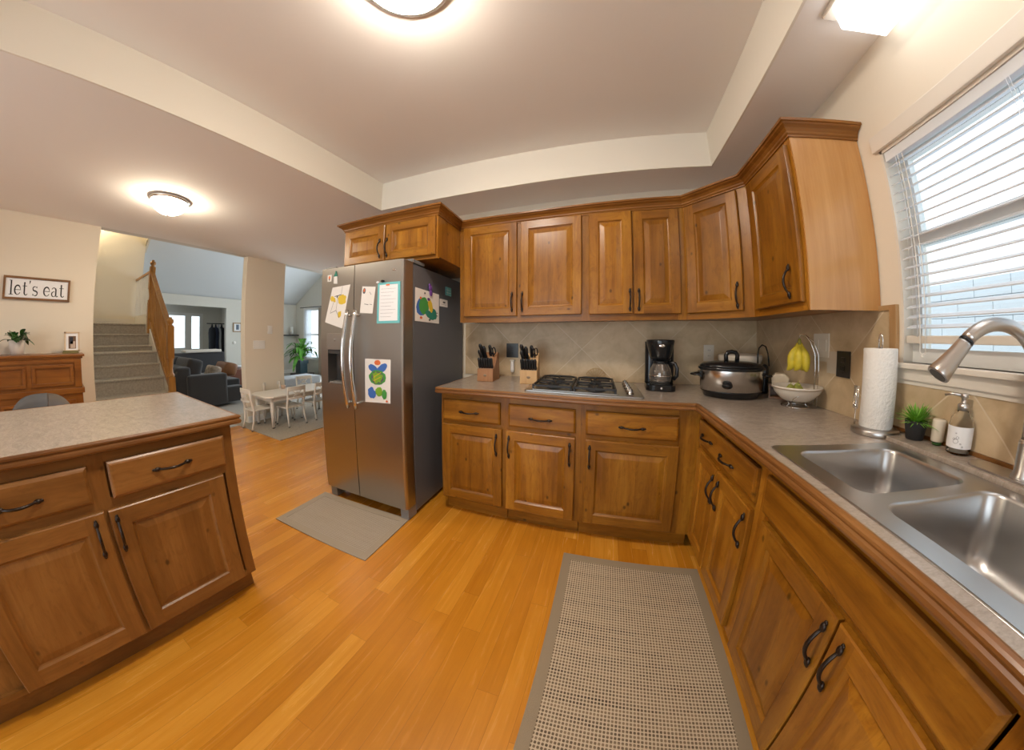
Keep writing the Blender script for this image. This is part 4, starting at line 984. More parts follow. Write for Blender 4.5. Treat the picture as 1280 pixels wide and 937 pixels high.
BAN = plain('banana_skin', (.66,.53,.045), .45, vary=.18, bscale=25); BANT = plain('banana_tip', (.30,.27,.05), .6)
RV = Vector((.84, -.55, 0)); FW = Vector((-.55, -.84, 0))
for k, (o_, f_, L_) in enumerate(((-.034, .008, .150), (-.002, .020, .150), (.030, .010, .155), (.012, -.020, .150))):
    b = nb(); pts = []; rs = []
    for i in range(15):
        t_ = i/14; bulge = math.sin(PI*min(1, t_*1.05))**.8; tip = max(0, t_-.72)/.28
        q = RV*(o_*(.25+.75*min(1, t_*2.2)) + (-.020*tip**1.5 if o_ < 0 else .006*tip)) + FW*(f_*.6*min(1, t_*2)+.016*bulge) + Vector((0, 0, -.012-L_*t_+.012*tip**2))
        pts.append(q); rs.append([.006,.0065,.0095,.014,.0175,.0195,.0205,.021,.021,.0205,.0195,.0175,.0145,.010,.004][i])
    tube(b, pts, rs, 8); bo = obj('banana', b, BAN, bn)
b = nb(); tube(b, [(0,0,.012),(0,0,-.018)], [.006,.012], 8); obj('stem', b, BANT, bn)

# ------------------------------------------------------------------ paper towels
PTX, PTY = -.092, -1.141
t = thing('paper_towel_holder', 'brushed steel paper towel holder left of the sink', 'paper towel holder', (PTX, PTY, ZT_))
b = nb(); lathe(b, [(0,.001),(.083,.001),(.084,.004),(.084,.018),(.081,.022),(0,.023)], (0,0,0), 48); obj('base', b, NICKEL, t)
b = nb(); tube(b, [(0,0,.02),(0,0,.320)], .004, 8); tube(b, [(0,.008,.312),(0,.009,.345),(0,.005,.362),(0,0,.367),(0,-.005,.362),(0,-.009,.345),(0,-.008,.312)], .003, 8); obj('centre_rod', b, CHROME, t)
b = nb(); sx_, sy_ = -.050, .052
tube(b, [(sx_,sy_,.02),(sx_-.002,sy_+.003,.17)], .003, 8); tube(b, [(sx_-.002,sy_-.008,.085),(sx_-.002,sy_-.008,.17),(sx_-.002,sy_+.012,.17),(sx_-.002,sy_+.012,.085),(sx_-.002,sy_-.008,.085)], .0025, 8); ball(b, (sx_-.002,sy_+.002,.095), .007); obj('tension_arm', b, CHROME, t)
b = nb(); lathe(b, [(.019,0),(.056,0),(.058,.004),(.058,.286),(.056,.29),(.020,.29),(.019,.286),(.019,0)], (0,0,0), 64); o = obj('paper_towel_roll', b, plain('paper_towel', (.80,.78,.74), .9, bumpy=1.0, bscale=90), loc=(PTX, PTY, ZT_+.0245)); tag(o, 'white paper towel roll standing on the steel holder', 'paper towels')

# ------------------------------------------------------------------ sink and faucet
sk = thing('kitchen_sink', 'double bowl stainless steel sink set into the right worktop', 'sink', (-.36, -1.66, ZT_))
b = nb()
def ringfaces(b, A, B, mi=0):
    n = len(A)
    for k in range(n):
        f = b.faces.new((A[k], A[(k+1) % n], B[(k+1) % n], B[k])); f.smooth = True; f.material_index = mi
def bowl(x0, x1, y0, y1, depth, r):
    t = nb(); z = ZT_+.0035; L = []
    spec = [(0, 0), (.0035, -.002), (.006, -.008), (.012, -depth*.5), (.020, -depth+.045), (.030, -depth+.018), (.055, -depth+.003), (.09, -depth)]
    for ins, dz in spec: L.append([t.verts.new((x, y, z+dz)) for x, y in rrect(x0+ins, x1-ins, y0+ins, y1-ins, max(r, .004), 8)])
    for A, B in zip(L, L[1:]): ringfaces(t, A, B)
    f = t.faces.new(L[-1]); return t
bowls = [(-.538, -.190, -1.598, -1.314, .17, .042), (-.538, -.178, -2.000, -1.644, .19, .048)]
for x0, x1, y0, y1, d, r in bowls:
    t = bowl(x0, x1, y0, y1, d, r); o = obj('bowl', t, SINKM, sk, world=True, recalc=False)
    for p in o.data.polygons: p.use_smooth = True
    b2 = nb(); cx, cy, cz = (x0+x1)/2, (y0+y1)/2, ZT_+.0035-d+.001
    lathe(b2, [(0,.0005),(.028,.0008),(.030,.003),(.040,.003),(.041,.0)], (cx,cy,cz), 28); obj('drain', b2, CHROME, sk, world=True)
# rim plate built from grid around bowls
b = nb(); z = ZT_+.0035
outer = rrect(-.592, -.132, -2.062, -1.262, .025, 8)
def strip(b, inner, outerr):  # bridge with triangle fill
    es = []
    vi = [b.verts.new((x, y, z)) for x, y in inner]
    return vi
rings = [[b.verts.new((x, y, z)) for x, y in rrect(a[0], a[1], a[2], a[3], a[5], 8)] for a in bowls]
vo = [b.verts.new((x, y, z)) for x, y in outer]
edges = []
for R in rings + [vo]:
    for k in range(len(R)): edges.append(b.edges.new((R[k], R[(k+1) % len(R)])))
bmesh.ops.triangle_fill(b, use_beauty=True, use_dissolve=False, edges=edges)
for f in b.faces:
    if f.normal.z < 0: f.normal_flip()
lo = [b.verts.new((x, y, ZT_+.0006)) for x, y in rrect(-.595, -.129, -2.065, -1.259, .027, 8)]
ringfaces(b, vo, lo)
obj('rim', b, SINKM, sk, world=True, recalc=False)

fc = thing('faucet', 'brushed nickel gooseneck pull-down faucet behind the sink', 'faucet', (-.073, -1.655, .9305))
spout_rot = Matrix.Rotation(math.radians(-18), 4, 'Z')
b = nb(); prism(b, rrect(-.035, .045, -.10, .15, .038, 8), 0.0, .005, 'z', bev=.002); obj('deck_plate', b, NICKEL, fc)
b = nb(); lathe(b, [(0,.005),(.027,.005),(.027,.012),(.022,.02),(.022,.09),(.019,.10),(0,.10)], (.0,0,0), 28); ba = obj('base_body', b, NICKEL, fc)
b = nb(); tube(b, [(.0,-.022,.06),(.0,-.05,.075),(-.01,-.10,.11)], [.008,.007,.005], 10); obj('lever', b, NICKEL, ba)
b = nb(); cx, cz, R_ = -.115, .254, .115
pts = [(0,0,.09),(0,0,.16)] + [(cx+R_*math.cos(a), 0, cz+R_*math.sin(a)) for a in [math.radians(v) for v in range(0, 139, 6)]]
pts = [spout_rot @ Vector(q) for q in pts]
tube(b, pts, .0170, 20); obj('gooseneck', b, NICKEL, fc)
a = math.radians(138); p0 = spout_rot @ Vector((cx+R_*math.cos(a), 0, cz+R_*math.sin(a))); d = spout_rot @ Vector((-math.sin(a), 0, math.cos(a)))
b = nb(); tube(b, [p0+d*-.001, p0+d*.006], .0178, 20); obj('collar', b, BLACKP, fc)
b = nb(); tube(b, [p0+d*.006, p0+d*.012, p0+d*.05, p0+d*.085, p0+d*.105, p0+d*.109], [.017,.018,.0205,.0245,.0275,.0265], 24); sh = obj('spray_head', b, NICKEL, fc)
b = nb(); tube(b, [p0+d*.1085, p0+d*.110], .021, 20); obj('spray_face', b, plain('spray_face_grey', (.10,.10,.10), .4), sh)

# ------------------------------------------------------------------ ledge items
ZD = .9305
pt = thing('potted_grass', 'spiky green grass plant in a small black pot behind the sink', 'plant', (-.052, -1.280, ZD))
b = nb(); lathe(b, [(0,.001),(.026,.001),(.028,.003),(.036,.060),(.036,.064),(.033,.064),(.031,.056),(0,.056)], (0,0,0), 32); obj('pot', b, MATTEB, pt)
def blade(b, base, d, L, w, curve=.5, n=5, mi=0):
    side = d.cross(Vector((0,0,1))); side.normalize(); prev = None
    for i in range(n+1):
        t = i/n; p = base + d*L*t + Vector((0,0,-L*curve*t*t*.5)); ww = w*(1-t)**.7*(.6+.4*min(1, t*4)) if i else w*.6
        cur = (b.verts.new(p-side*ww), b.verts.new(p+Vector((0,0,-ww*.3))), b.verts.new(p+side*ww))
        if prev:
            for k in (0, 1): f = b.faces.new((prev[k], prev[k+1], cur[k+1], cur[k])); f.material_index = mi; f.smooth = True
        prev = cur
b = nb(); R = random.Random(3)
for k in range(130):
    a = R.uniform(0, 2*PI); e = R.uniform(.15, 1.4); d = Vector((math.cos(a)*math.cos(e), math.sin(a)*math.cos(e), math.sin(e)))
    blade(b, Vector((math.cos(a)*.012*R.random(), math.sin(a)*.012*R.random(), .056)), d, R.uniform(.066, .098), .0042, .5)
for v in b.verts: v.co.x = min(v.co.x, .040)
obj('leaves', b, GREEN3, pt, recalc=False)
sb = thing('soap_dispenser', 'glass soap bottle with white label and metal pump by the sink', 'soap dispenser', (-.040, -1.436, ZD), -1.0); sb.scale = (1, 1, .93)
b = nb(); lathe(b, [(0,.001),(.030,.001),(.034,.005),(.0345,.095),(.030,.115),(.016,.130),(.014,.140),(.0125,.140),(.0145,.129),(.028,.113),(.0325,.094),(.032,.007),(0,.004)], (0,0,0), 40); obj('bottle', b, GLASSM, sb)
b = nb(); lathe(b, [(0,.0055),(.031,.0075),(.0315,.05),(0,.05)], (0,0,0), 32); obj('soap', b, plain('clear_soap', (.85,.80,.70), .1, trans=.7, ior=1.1), sb)
b = nb(); 
ts = nb(); A = [];
for k in range(21):
    a = math.radians(-90-85+170*k/20); A.append((ts.verts.new((.0352*math.cos(a), .0352*math.sin(a), .022)), ts.verts.new((.0352*math.cos(a), .0352*math.sin(a), .090))))
for p, q in zip(A, A[1:]): f = ts.faces.new((p[0], q[0], q[1], p[1])); f.smooth = True
merge(b, ts, 0)
for (u, z, r) in ((-.008,.045,.007),(-.004,.056,.004),(-.013,.052,.003),(.006,.038,.002),(-.009,.070,.0015),(.012,.03,.002)):
    pts = [(u+r*math.cos(a2), -.0358, z+r*math.sin(a2)) for a2 in [2*PI*i/12 for i in range(12)]]; tube(b, pts, .0004, 4, closed=True, mi=1)
lab = obj('label', b, [PAPERW, CK], sb, recalc=False)
b = nb(); lathe(b, [(0,.138),(.017,.138),(.017,.155),(.012,.160),(.008,.161),(.008,.175),(.011,.177),(.011,.190),(0,.192)], (0,0,0), 28); tube(b, [(0,0,.184),(-.03,0,.186),(-.054,0,.181)], [.005,.0045,.0035], 10); obj('pump', b, NICKEL, sb)
wb = thing('soap_bottle', 'second pale lotion bottle half hidden behind the soap dispenser', 'bottle', (-.032, -1.352, ZD))
b = nb(); lathe(b, [(0,.001),(.013,.001),(.0145,.004),(.0145,.012),(0,.012)], (0,0,0), 24); obj('foot', b, GREEN2, wb)
b = nb(); lathe(b, [(0,.012),(.018,.012),(.0195,.016),(.020,.078),(.018,.082),(0,.083)], (0,0,0), 28); obj('body', b, plain('pale_bottle', (.70,.62,.50), .4), wb)
# ------------------------------------------------------------------ sign wall
def stroke(b, pts, wds, x, mi=0, off=(0,0), s=1, dx=.0004):
    """flat ribbon in the y-z plane at x, pts in glyph units"""
    n = len(pts); L = []; Rr = []
    if not isinstance(wds, (list, tuple)): wds = [wds]*n
    for i, p in enumerate(pts):
        a = Vector(pts[max(i-1, 0)]); c = Vector(pts[min(i+1, n-1)]); d = (c-a).normalized(); nn = Vector((-d.y, d.x))*wds[i]/2
        q = Vector(p); L.append(q+nn); Rr.append(q-nn)
    V = [[b.verts.new((x, off[0]+v.x*s, off[1]+v.y*s)) for v in S] for S in (L, Rr)]
    for i in range(n-1):
        f = b.faces.new((V[0][i], V[0][i+1], V[1][i+1], V[1][i])); f.material_index = mi
def arc(cx, cy, rx, ry, a0, a1, n=16): return [(cx+rx*math.cos(math.radians(a0+(a1-a0)*i/n)), cy+ry*math.sin(math.radians(a0+(a1-a0)*i/n))) for i in range(n+1)]
TH, TN = .17, .07
def glyph(ch):
    S = []
    if ch == 'l': S = [([(.25,0),(.25,1.45)], TH), ([(.0,.035),(.5,.035)], TN), ([(.05,1.42),(.25,1.42)], TN)]; w = .5
    elif ch == 'e':
        S = [(arc(.38,.5,.33,.46,0,330,28), [TN]*3+[.10,.13,.16]+[TH]*14+[.13,.11,.10]+[.08]*6), ([(.08,.52),(.71,.52)], TN)]; w = .78
    elif ch == 't':
        S = [([(.25,1.32),(.25,.25)]+arc(.43,.25,.18,.22,180,340,10), [TH]*4+[.14]*3+[.11]*3+[.08]*3), ([(.02,.93),(.55,.93)], TN)]; w = .62
    elif ch == "'": S = [([(.12,1.5),(.12,1.38),(.06,1.15)], [.16,.14,.03])]; w = .28
    elif ch == 's':
        S = [(arc(.32,.72,.24,.22,20,250,16)+arc(.34,.25,.26,.24,80,-170,18), [.07]*6+[.12]*8+[TH]*8+[.12]*8+[.07]*6), ([(.55,.78),(.55,.98)], .05), ([(.08,.20),(.08,.0)], .05)]; w = .64
    elif ch == 'a':
        S = [(arc(.32,.70,.24,.25,160,0,12)+[(.56,.55),(.56,.2)]+arc(.68,.2,.12,.17,180,330,8), [.09]*4+[.11]*5+[TH]*8+[.1]*7), (arc(.32,.28,.25,.26,70,290,14)+[(.56,.2)], [.08]*4+[.13]*8+[.08]*4)]; w = .80
    return S, w
t = thing('wall_sign', "wood framed white sign reading let's eat on the dining wall", 'sign', (-5.8, -2.425, 1.70))
SY0, SY1_, SZ0, SZ1 = -2.724, -2.130, 1.594, 1.808
b = nb(); box(b, -5.799, -5.785, SY0+.016, SY1_-.016, SZ0+.016, SZ1-.016, 0); obj('sign_board', b, PAPERW, t, world=True)
b = nb(); f_ = .02
for (a, c, d, e) in ((SY0, SY1_, SZ0, SZ0+f_), (SY0, SY1_, SZ1-f_, SZ1), (SY0, SY0+f_, SZ0+f_, SZ1-f_), (SY1_-f_, SY1_, SZ0+f_, SZ1-f_)): box(b, -5.799, -5.772, a, c, d, e, bev=.002)
obj('wooden_frame', b, wood('sign_frame_wood', 1, (.30,.15,.06), (.22,.10,.035), (.15,.065,.02), .5, knots=False), t, world=True)
b = nb(); x = 0; txt = "let's eat"; ws = []
for ch in txt:
    if ch == ' ': x += .55; continue
    S, w_ = glyph(ch); ws.append((x, S)); x += w_+.13
tot = x-.13; s_ = .078; 
yst = SY0+.052; sc_ = (SY1_-SY0-.104)/tot
for (x0, S) in ws:
    for pts, wd in S:
        wd2 = wd if isinstance(wd, (int, float)) else (list(wd)+[wd[-1]]*60)[:len(pts)]
        stroke(b, [(px, py*1.22) for px, py in pts], wd2, -5.7845, off=(yst + x0*sc_, SZ0+.042), s=sc_)
obj('lettering', b, plain('sign_ink', (.02,.02,.022), .6), t, world=True, recalc=False)

# ------------------------------------------------------------------ old wooden cabinet (piano-like) by the wall
XC = -5.42; CY1 = -2.035; CY0 = -3.45; CT_ = 1.095
t = thing('wooden_sideboard', 'tall orange-brown wooden cabinet with recessed panels against the dining wall', 'cabinet', (-5.6, -2.75, 0))
b = nb(); box(b, -5.783, XC, CY0, CY1, .04, CT_-.022, 0, bev=.004)
box(b, -5.783, XC+.012, CY0-.012, CY1+.012, 0.003, .10, 0, bev=.004); box(b, -5.783, XC+.02, CY0-.015, CY1+.018, .735, .785, 0, bev=.006)
obj('body', b, PINE[1], t, world=True)
b = nb(); box(b, -5.783, XC+.028, CY0-.02, CY1+.028, CT_-.022, CT_, bev=.005); box(b, -5.783, XC+.015, CY0-.01, CY1+.012, CT_-.040, CT_-.022, bev=.004); obj('top_board', b, PINE[1], t, world=True)
def panel_frame(b, y0, y1, z0, z1, x):
    w_ = .028
    for (a, c, d, e) in ((y0, y1, z0, z0+w_), (y0, y1, z1-w_, z1), (y0, y0+w_, z0+w_, z1-w_), (y1-w_, y1, z0+w_, z1-w_)): box(b, x, x+.014, a, c, d, e, bev=.004)
b = nb(); box(b, XC+.0005, XC+.012, CY1-.06, CY1-.002, .79, 1.05, bev=.002); box(b, XC+.0005, XC+.012, CY0+.002, CY0+.06, .79, 1.05); box(b, XC+.0005, XC+.012, CY0, CY1-.06, 1.02, 1.052); 
obj('front_frame', b, PINE[1], t, world=True)
for (y0, y1) in ((-2.45, -2.105), (-2.90, -2.50), (-3.34, -2.95)):
    b = nb(); panel_frame(b, y0, y1, .815, 1.005, XC+.0005); obj('panel', b, PINE[1], t, world=True)
for (y0, y1) in ((-2.72, -2.10), (-3.39, -2.78)):
    b = nb(); panel_frame(b, y0, y1, .15, .68, XC+.0005); obj('panel', b, PINE[1], t, world=True)

t = thing('potted_plant', 'dark green leafy plant in a textured white pot on the wooden cabinet', 'plant', (-5.60, -2.575, CT_))
b = nb(); lathe(b, [(0,.001),(.048,.001),(.052,.004),(.066,.06),(.070,.125),(.066,.128),(.062,.118),(0,.115)], (0,0,0), 32); obj('pot', b, POTW, t)
def leaf(b, base, d, L, w, droop=.6, n=6, up=Vector((0,0,1)), stem=0):
    side = d.cross(up); side.normalize(); prev = None
    if stem: tube(b, [base, base+d*stem*.5+Vector((0,0,.01)), base+d*stem], .0018*max(1, L/.12), 4); base = base+d*stem
    for i in range(n+1):
        t = i/n; p = base + d*L*t - Vector((0,0,L*droop*t*t)); ww = w*math.sin(PI*min(1, (t+.06)/1.06))**.8*.5 if i < n else 0
        cur = [b.verts.new(p-side*ww+Vector((0,0,ww*.25))), b.verts.new(p), b.verts.new(p+side*ww+Vector((0,0,ww*.25)))]
        if prev:
            for k in (0, 1): f = b.faces.new((prev[k], prev[k+1], cur[k+1], cur[k])); f.smooth = True
        prev = cur
b = nb(); R = random.Random(5)
for k in range(46):
    a = R.uniform(0, 2*PI); e = R.uniform(.1, 1.35); d = Vector((math.cos(a)*math.cos(e), math.sin(a)*math.cos(e), math.sin(e)))
    leaf(b, Vector((math.cos(a)*.03, math.sin(a)*.03, .12)), d, R.uniform(.07, .12), R.uniform(.035, .055), R.uniform(.3, .9), stem=R.uniform(.02, .06))
obj('leaves', b, GREEN2, t, recalc=False)
t = thing('picture_frame', 'small pale photo frame standing on the wooden cabinet', 'picture frame', (-5.60, -2.105, CT_), .0)
b = nb(); y0, y1, z0, z1 = -.068, .068, .018, .205
for (a, c, d, e) in ((y0, y1, z0, z0+.014), (y0, y1, z1-.014, z1), (y0, y0+.014, z0, z1), (y1-.014, y1, z0, z1)): box(b, .0, .014, a, c, d, e, bev=.001)
obj('frame', b, plain('pale_wood', (.66,.50,.33), .5), t)
b = nb(); box(b, .001, .006, y0+.01, y1-.01, z0+.01, z1-.01, 0); box(b, .0061, .0075, -.030, .036, .045, .165, 1); box(b, .0076, .0080, -.012, .030, .05, .115, 2); box(b, .0076, .0080, -.02, .01, .09, .155, 3)
obj('mounted_photo', b, [PAPERW, plain('photo_brown', (.16,.09,.05), .5), plain('photo_light', (.55,.42,.33), .5), plain('photo_dark', (.03,.03,.04), .5)], t)
b = nb(); box(b, -.012, .03, -.085, .06, .0015, .0145, bev=.003); box(b, -.008, .026, -.080, .055, .0150, .0275, bev=.003); obj('stacked_base', b, plain('olive_stand', (.20,.17,.06), .6), t)

# dining chair with a shell back seen over the island
t = thing('dining_chair', 'grey upholstered shell chair just showing over the island top', 'chair', (-4.80, -2.375, 0), 0)
def shell(b, x0, w_, z0, z1, th, y_a, y_b, mi):
    pts = []
    n = 14
    for side in (0, 1):
        rows = []
        for j in range(6):
            v = j/5; row = []
            for i in range(n+1):
                u = y_a+(y_b-y_a)*i/n; uu = abs(u)/.5
                top = z1 - .07*uu**4 - .02*uu**2; z = z0+(top-z0)*v
                row.append(b.verts.new((x0 + (.09*uu**2.2) - .05*v + (th if side else 0), u*w_, z)))
            rows.append(row)
        pts.append(rows)
    for side in (0, 1):
        for j in range(5):
            for i in range(n):
                f = b.faces.new((pts[side][j][i], pts[side][j][i+1], pts[side][j+1][i+1], pts[side][j+1][i])); f.smooth = True; f.material_index = mi
    def rim(A, B):
        for i in range(len(A)-1): f = b.faces.new((A[i], A[i+1], B[i+1], B[i])); f.material_index = mi
    rim(pts[0][-1], pts[1][-1]); rim([r[0] for r in pts[0]], [r[0] for r in pts[1]]); rim([r[-1] for r in pts[0]], [r[-1] for r in pts[1]]); rim(pts[0][0], pts[1][0])
b = nb(); shell(b, -.20, .42, .44, .805, .03, -.5, .12, 0); obj('backrest', b, GREYFAB, t)
b = nb(); shell(b, -.20, .42, .44, .803, .03, .125, .5, 0); obj('backrest_panel', b, plain('brown_grey_shell', (.13,.105,.085), .5), t)
b = nb(); prism(b, rrect(-.20, .20, -.21, .21, .06), .40, .455, 'z', bev=.015); obj('seat', b, GREYFAB, t)
for sx in (-1, 1):
    for sy2 in (-1, 1):
        b = nb(); tube(b, [(sx*.15, sy2*.15, .40), (sx*.19, sy2*.19, .001)], [.014, .009], 8); obj('leg', b, MATTEB, t)

# ------------------------------------------------------------------ stairs
heads = [.22, .42, .64, .83, 1.01, 1.10, 1.29, 1.48]; xs = [-6.77, -7.04, -7.31, -7.56, -7.74, -8.12, -8.39, -8.66]
b = nb(); prev = 0
for i, (h, x) in enumerate(zip(heads, xs)):
    x2 = xs[i+1]-.0 if i < 7 else -9.764
    pr = [(x-.0, prev), (x, h-.035), (x+.025, h-.030), (x+.028, h-.010), (x+.018, h), (x2-.03, h), (x2-.03, prev)]
    prism(b, pr, -1.898, -.86, 'y'); prev = h if False else prev
o = obj('staircase', b, CARPET); tag(origin(o, (-7.5, -1.4, 0)), 'beige carpeted staircase rising beyond the dining wall', 'stairs')
b = nb(); prism(b, [(-6.74, .003), (-6.74, .30), (-8.66, 1.62), (-9.79, 1.62), (-9.79, .003)], -.858, -.822, 'y'); box(b, -9.795, -9.78, -1.895, -.862, 1.485, 1.60); box(b, -9.78, -8.4, -.857, -.822, 1.6, 1.66)
struct('trim_5', b, CREAM)
rl = thing('stair_railing', 'oak stair railing with turned newel posts and close balusters', 'railing', (-6.92, -.84, 0))
def newel(x, y, z0, z1, name='newel_post'):
    b = nb(); w_ = .045; h = z1-z0
    box(b, x-w_, x+w_, y-w_, y+w_, z0, z0+h*.42, bev=.004)
    lathe(b, [(.042, h*.42),(.05,h*.44),(.03,h*.46),(.026,h*.5),(.036,h*.56),(.044,h*.60)], (x,y,z0), 20)
    box(b, x-w_, x+w_, y-w_, y+w_, z0+h*.60, z1-.14, bev=.004)
    lathe(b, [(.045,0),(.052,.012),(.03,.022),(.026,.034),(.045,.055),(.050,.08),(.040,.105),(.02,.118),(.024,.125),(.02,.137),(0,.14)], (x,y,z1-.14), 24)
    obj(name, b, OAK, rl, world=True)
newel(-6.93, -.84, 0.003, 1.54); newel(-8.36, -.84, 1.30, 2.62)
def rz(x): return 1.38 + (2.40-1.38)*(-6.93-x)/1.43
b = nb(); prism(b, [(-6.93, rz(-6.93)-.03), (-6.93, rz(-6.93)+.03), (-8.36, rz(-8.36)+.03), (-8.36, rz(-8.36)-.03)], -.875, -.805, 'y', bev=.012); obj('handrail', b, OAK, rl, world=True)
b = nb(); prism(b, [(-6.975, .42), (-6.975, .50), (-8.315, 1.56), (-8.315, 1.48)], -.862, -.820, 'y', bev=.004); obj('bottom_rail', b, OAK, rl, world=True)
for k in range(13):
    x = -7.03 - k*.102; z0 = .48+(1.52-.48)*(-6.975-x)/1.34; z1 = rz(x)-.028; h = z1-z0
    b = nb(); lathe(b, [(.017,0),(.017,h*.15),(.024,h*.17),(.014,h*.2),(.022,h*.35),(.014,h*.6),(.012,h*.78),(.018,h*.80),(.016,h*.83),(.016,h)], (x,-.841,z0), 10); obj('baluster', b, OAK, rl, world=True)
b = nb(); prism(b, rrect(-9.79, -8.36, -.875, -.805, .02), 2.385, 2.43, 'z', bev=.008); obj('landing_rail', b, OAK, rl, world=True)
for k in range(9):
    x = -8.5-.15*k; b = nb(); box(b, x-.02, x+.02, -.86, -.82, 1.662, 2.384, bev=.003); obj('white_baluster', b, CREAM, rl, world=True, label='white painted square baluster')

# ------------------------------------------------------------------ far rooms: entry door windows, coats, sofas
wn = thing('window_2', '', ''); del wn['label']; del wn['category']; wn['kind'] = 'structure'
b = nb()
def wframe(b, y0, y1, z0, z1, x, w_=.06, d=.06):
    for (a, c, e, f) in ((y0, y1, z0, z0+w_), (y0, y1, z1-w_, z1), (y0, y0+w_, z0+w_, z1-w_), (y1-w_, y1, z0+w_, z1-w_)): box(b, x, x+d, a, c, e, f)
wframe(b, -.42, 1.00, .2, 1.95, XE-.05, .09); box(b, XE-.05, XE+.01, -.33, .91, .29, .90); box(b, XE-.05, XE+.01, .30, .40, .9, 1.86)
wframe(b, 1.00, 1.42, .2, 1.95, XE-.05, .09); box(b, XE-.05, XE+.01, 1.09, 1.33, .29, .86)
obj('window_frame', b, WHITE, wn)
b = nb(); box(b, XE-.03, XE-.026, -.33, .3, .9, 1.86); box(b, XE-.03, XE-.026, .4, .91, .9, 1.86); box(b, XE-.03, XE-.026, 1.09, 1.33, .86, 1.86); obj('window_pane', b, PANE, wn)
wn = thing('window_3', '', ''); del wn['label']; del wn['category']; wn['kind'] = 'structure'
b = nb()
for (a, c, e, f) in ((wx0, wx1, wz0, wz0+.05), (wx0, wx1, wz1-.05, wz1), (wx0, wx0+.05, wz0, wz1), (wx1-.05, wx1, wz0, wz1), (wx0, wx1, 1.28, 1.33)): box(b, a, c, YR+.02, YR+.09, e, f)
box(b, wx0-.05, wx1+.05, YR-.03, YR, wz0-.03, wz0+.01)
for (a, c, e, f) in ((wx0-.06, wx0, wz0, wz1+.06), (wx1, wx1+.06, wz0, wz1+.06), (wx0, wx1, wz1, wz1+.06)): box(b, a, c, YR-.015, YR, e, f)
obj('window_frame', b, WHITE, wn)
b = nb(); box(b, wx0+.05, wx1-.05, YR+.05, YR+.054, wz0+.05, wz1-.05); obj('window_pane', b, PANE, wn)
t = thing('evergreen_tree', 'snowy evergreen seen through the entry window', 'tree', (-16, .3, -.1))
b = nb()
for k in range(5): lathe(b, [(0,.7),(.55-.09*k,0),(0,.05)], (0,0,.9+.38*k), 14)
obj('foliage', b, plain('misty_evergreen', (.20,.30,.28), .9), t)
b = nb(); tube(b, [(0,0,0),(0,0,1.2)], .08, 8); obj('trunk', b, plain('pale_bark', (.3,.3,.31)), t)
b = nb(); box(b, -40, -12.62, -14, 12, -.6, -.1); struct('floor', b, plain('snow', (.8,.84,.88)))

CO_ = [plain('black_coat', (.012,.014,.02), .85), plain('navy_coat', (.02,.03,.06), .85), plain('grey_sleeve', (.4,.44,.48), .7), plain('rust_coat', (.32,.12,.07), .8)]
b = nb(); tube(b, [(-11.62, 1.90, 1.62), (-11.62, 1.25, 1.62)], .014, 8); 
o = obj('coat_rail', b, BLACKP); tag(origin(o, (-11.62, 1.9, 1.62)), 'dark coat rail in the entry holding the coats', 'coat rail')
for k, (y, m, w_, zl, lb) in enumerate(((1.40, 0, .10, .55, 'black coat hanging nearest the entry window'), (1.50, 1, .09, .45, 'navy coat beside the light grey garment in the entry'), (1.585, 2, .05, .8, 'narrow light grey garment between the dark coats in the entry'), (1.67, 0, .09, .35, 'long black coat between the grey and rust garments in the entry'), (1.775, 3, .07, .9, 'rust coloured garment at the wall end of the coats in the entry'))):
    b = nb(); lathe(b, [(0,1.60),(.03,1.60),(.06,1.52),(.16,1.47),(.19,1.35),(.17,1.1),(.19,zl+.05),(.17,zl),(0,zl)], (0,0,0), 18, sx=.95, sy=w_/.21); o = obj('coat', b, CO_[m], loc=(-11.62, y, 0)); tag(origin(o, (-11.62, y, 1.6)), lb, 'coat', 'coats on the entry rail')

def cushion(name, parent, x0, x1, y0, y1, z0, z1, m, bev=.05, rx=0, ry=0):
    b = nb(); t_ = nb(); box(t_, -(x1-x0)/2, (x1-x0)/2, -(y1-y0)/2, (y1-y0)/2, -(z1-z0)/2, (z1-z0)/2)
    bmesh.ops.bevel(t_, geom=list(t_.edges), offset=bev, segments=4, affect='EDGES', profile=.6)
    merge(b, t_, 0, Matrix.Translation(((x0+x1)/2, (y0+y1)/2, (z0+z1)/2)) @ Matrix.Rotation(ry, 4, 'Y') @ Matrix.Rotation(rx, 4, 'X'))
    return obj(name, b, m, parent, world=True, smooth=True)
sf = thing('sofa', 'charcoal fabric sofa with its arm towards the kitchen', 'sofa', (-8.2, -.1, 0))
cushion('base', sf, -9.30, -7.30, -.50, .42, .06, .34, SOFAM, .03)
cushion('armrest', sf, -7.50, -7.25, -.52, .13, .04, .60, SOFAM, .05)
cushion('armrest', sf, -9.35, -9.13, -.52, .30, .04, .60, SOFAM, .05)
cushion('backrest', sf, -9.32, -7.32, -.68, -.44, .06, .74, SOFAM, .06)
cushion('back_cushion', sf, -8.32, -7.52, -.46, -.20, .42, .86, SOFAM, .09, rx=-.25)
cushion('back_cushion', sf, -9.12, -8.34, -.46, -.20, .42, .86, SOFAM, .09, rx=-.25)
cushion('seat_cushion', sf, -8.31, -7.51, -.22, .46, .32, .45, SOFAM, .04)
cushion('seat_cushion', sf, -9.12, -8.33, -.22, .46, .32, .45, SOFAM, .04)
sf2 = thing('sofa', 'second charcoal sofa further back, facing away below the entry window', 'sofa', (-9.9, .5, 0))
for (x, y) in ((-10.0, -.2), (-10.0, 1.03), (-10.7, -.2), (-10.7, 1.03)):
    b = nb(); box(b, x-.025, x+.025, y-.025, y+.025, .002, .12); obj('foot', b, MATTEB, sf2, world=True)
cushion('backrest', sf2, -10.05, -9.82, -.25, 1.08, .06, .86, SOFAM, .05)
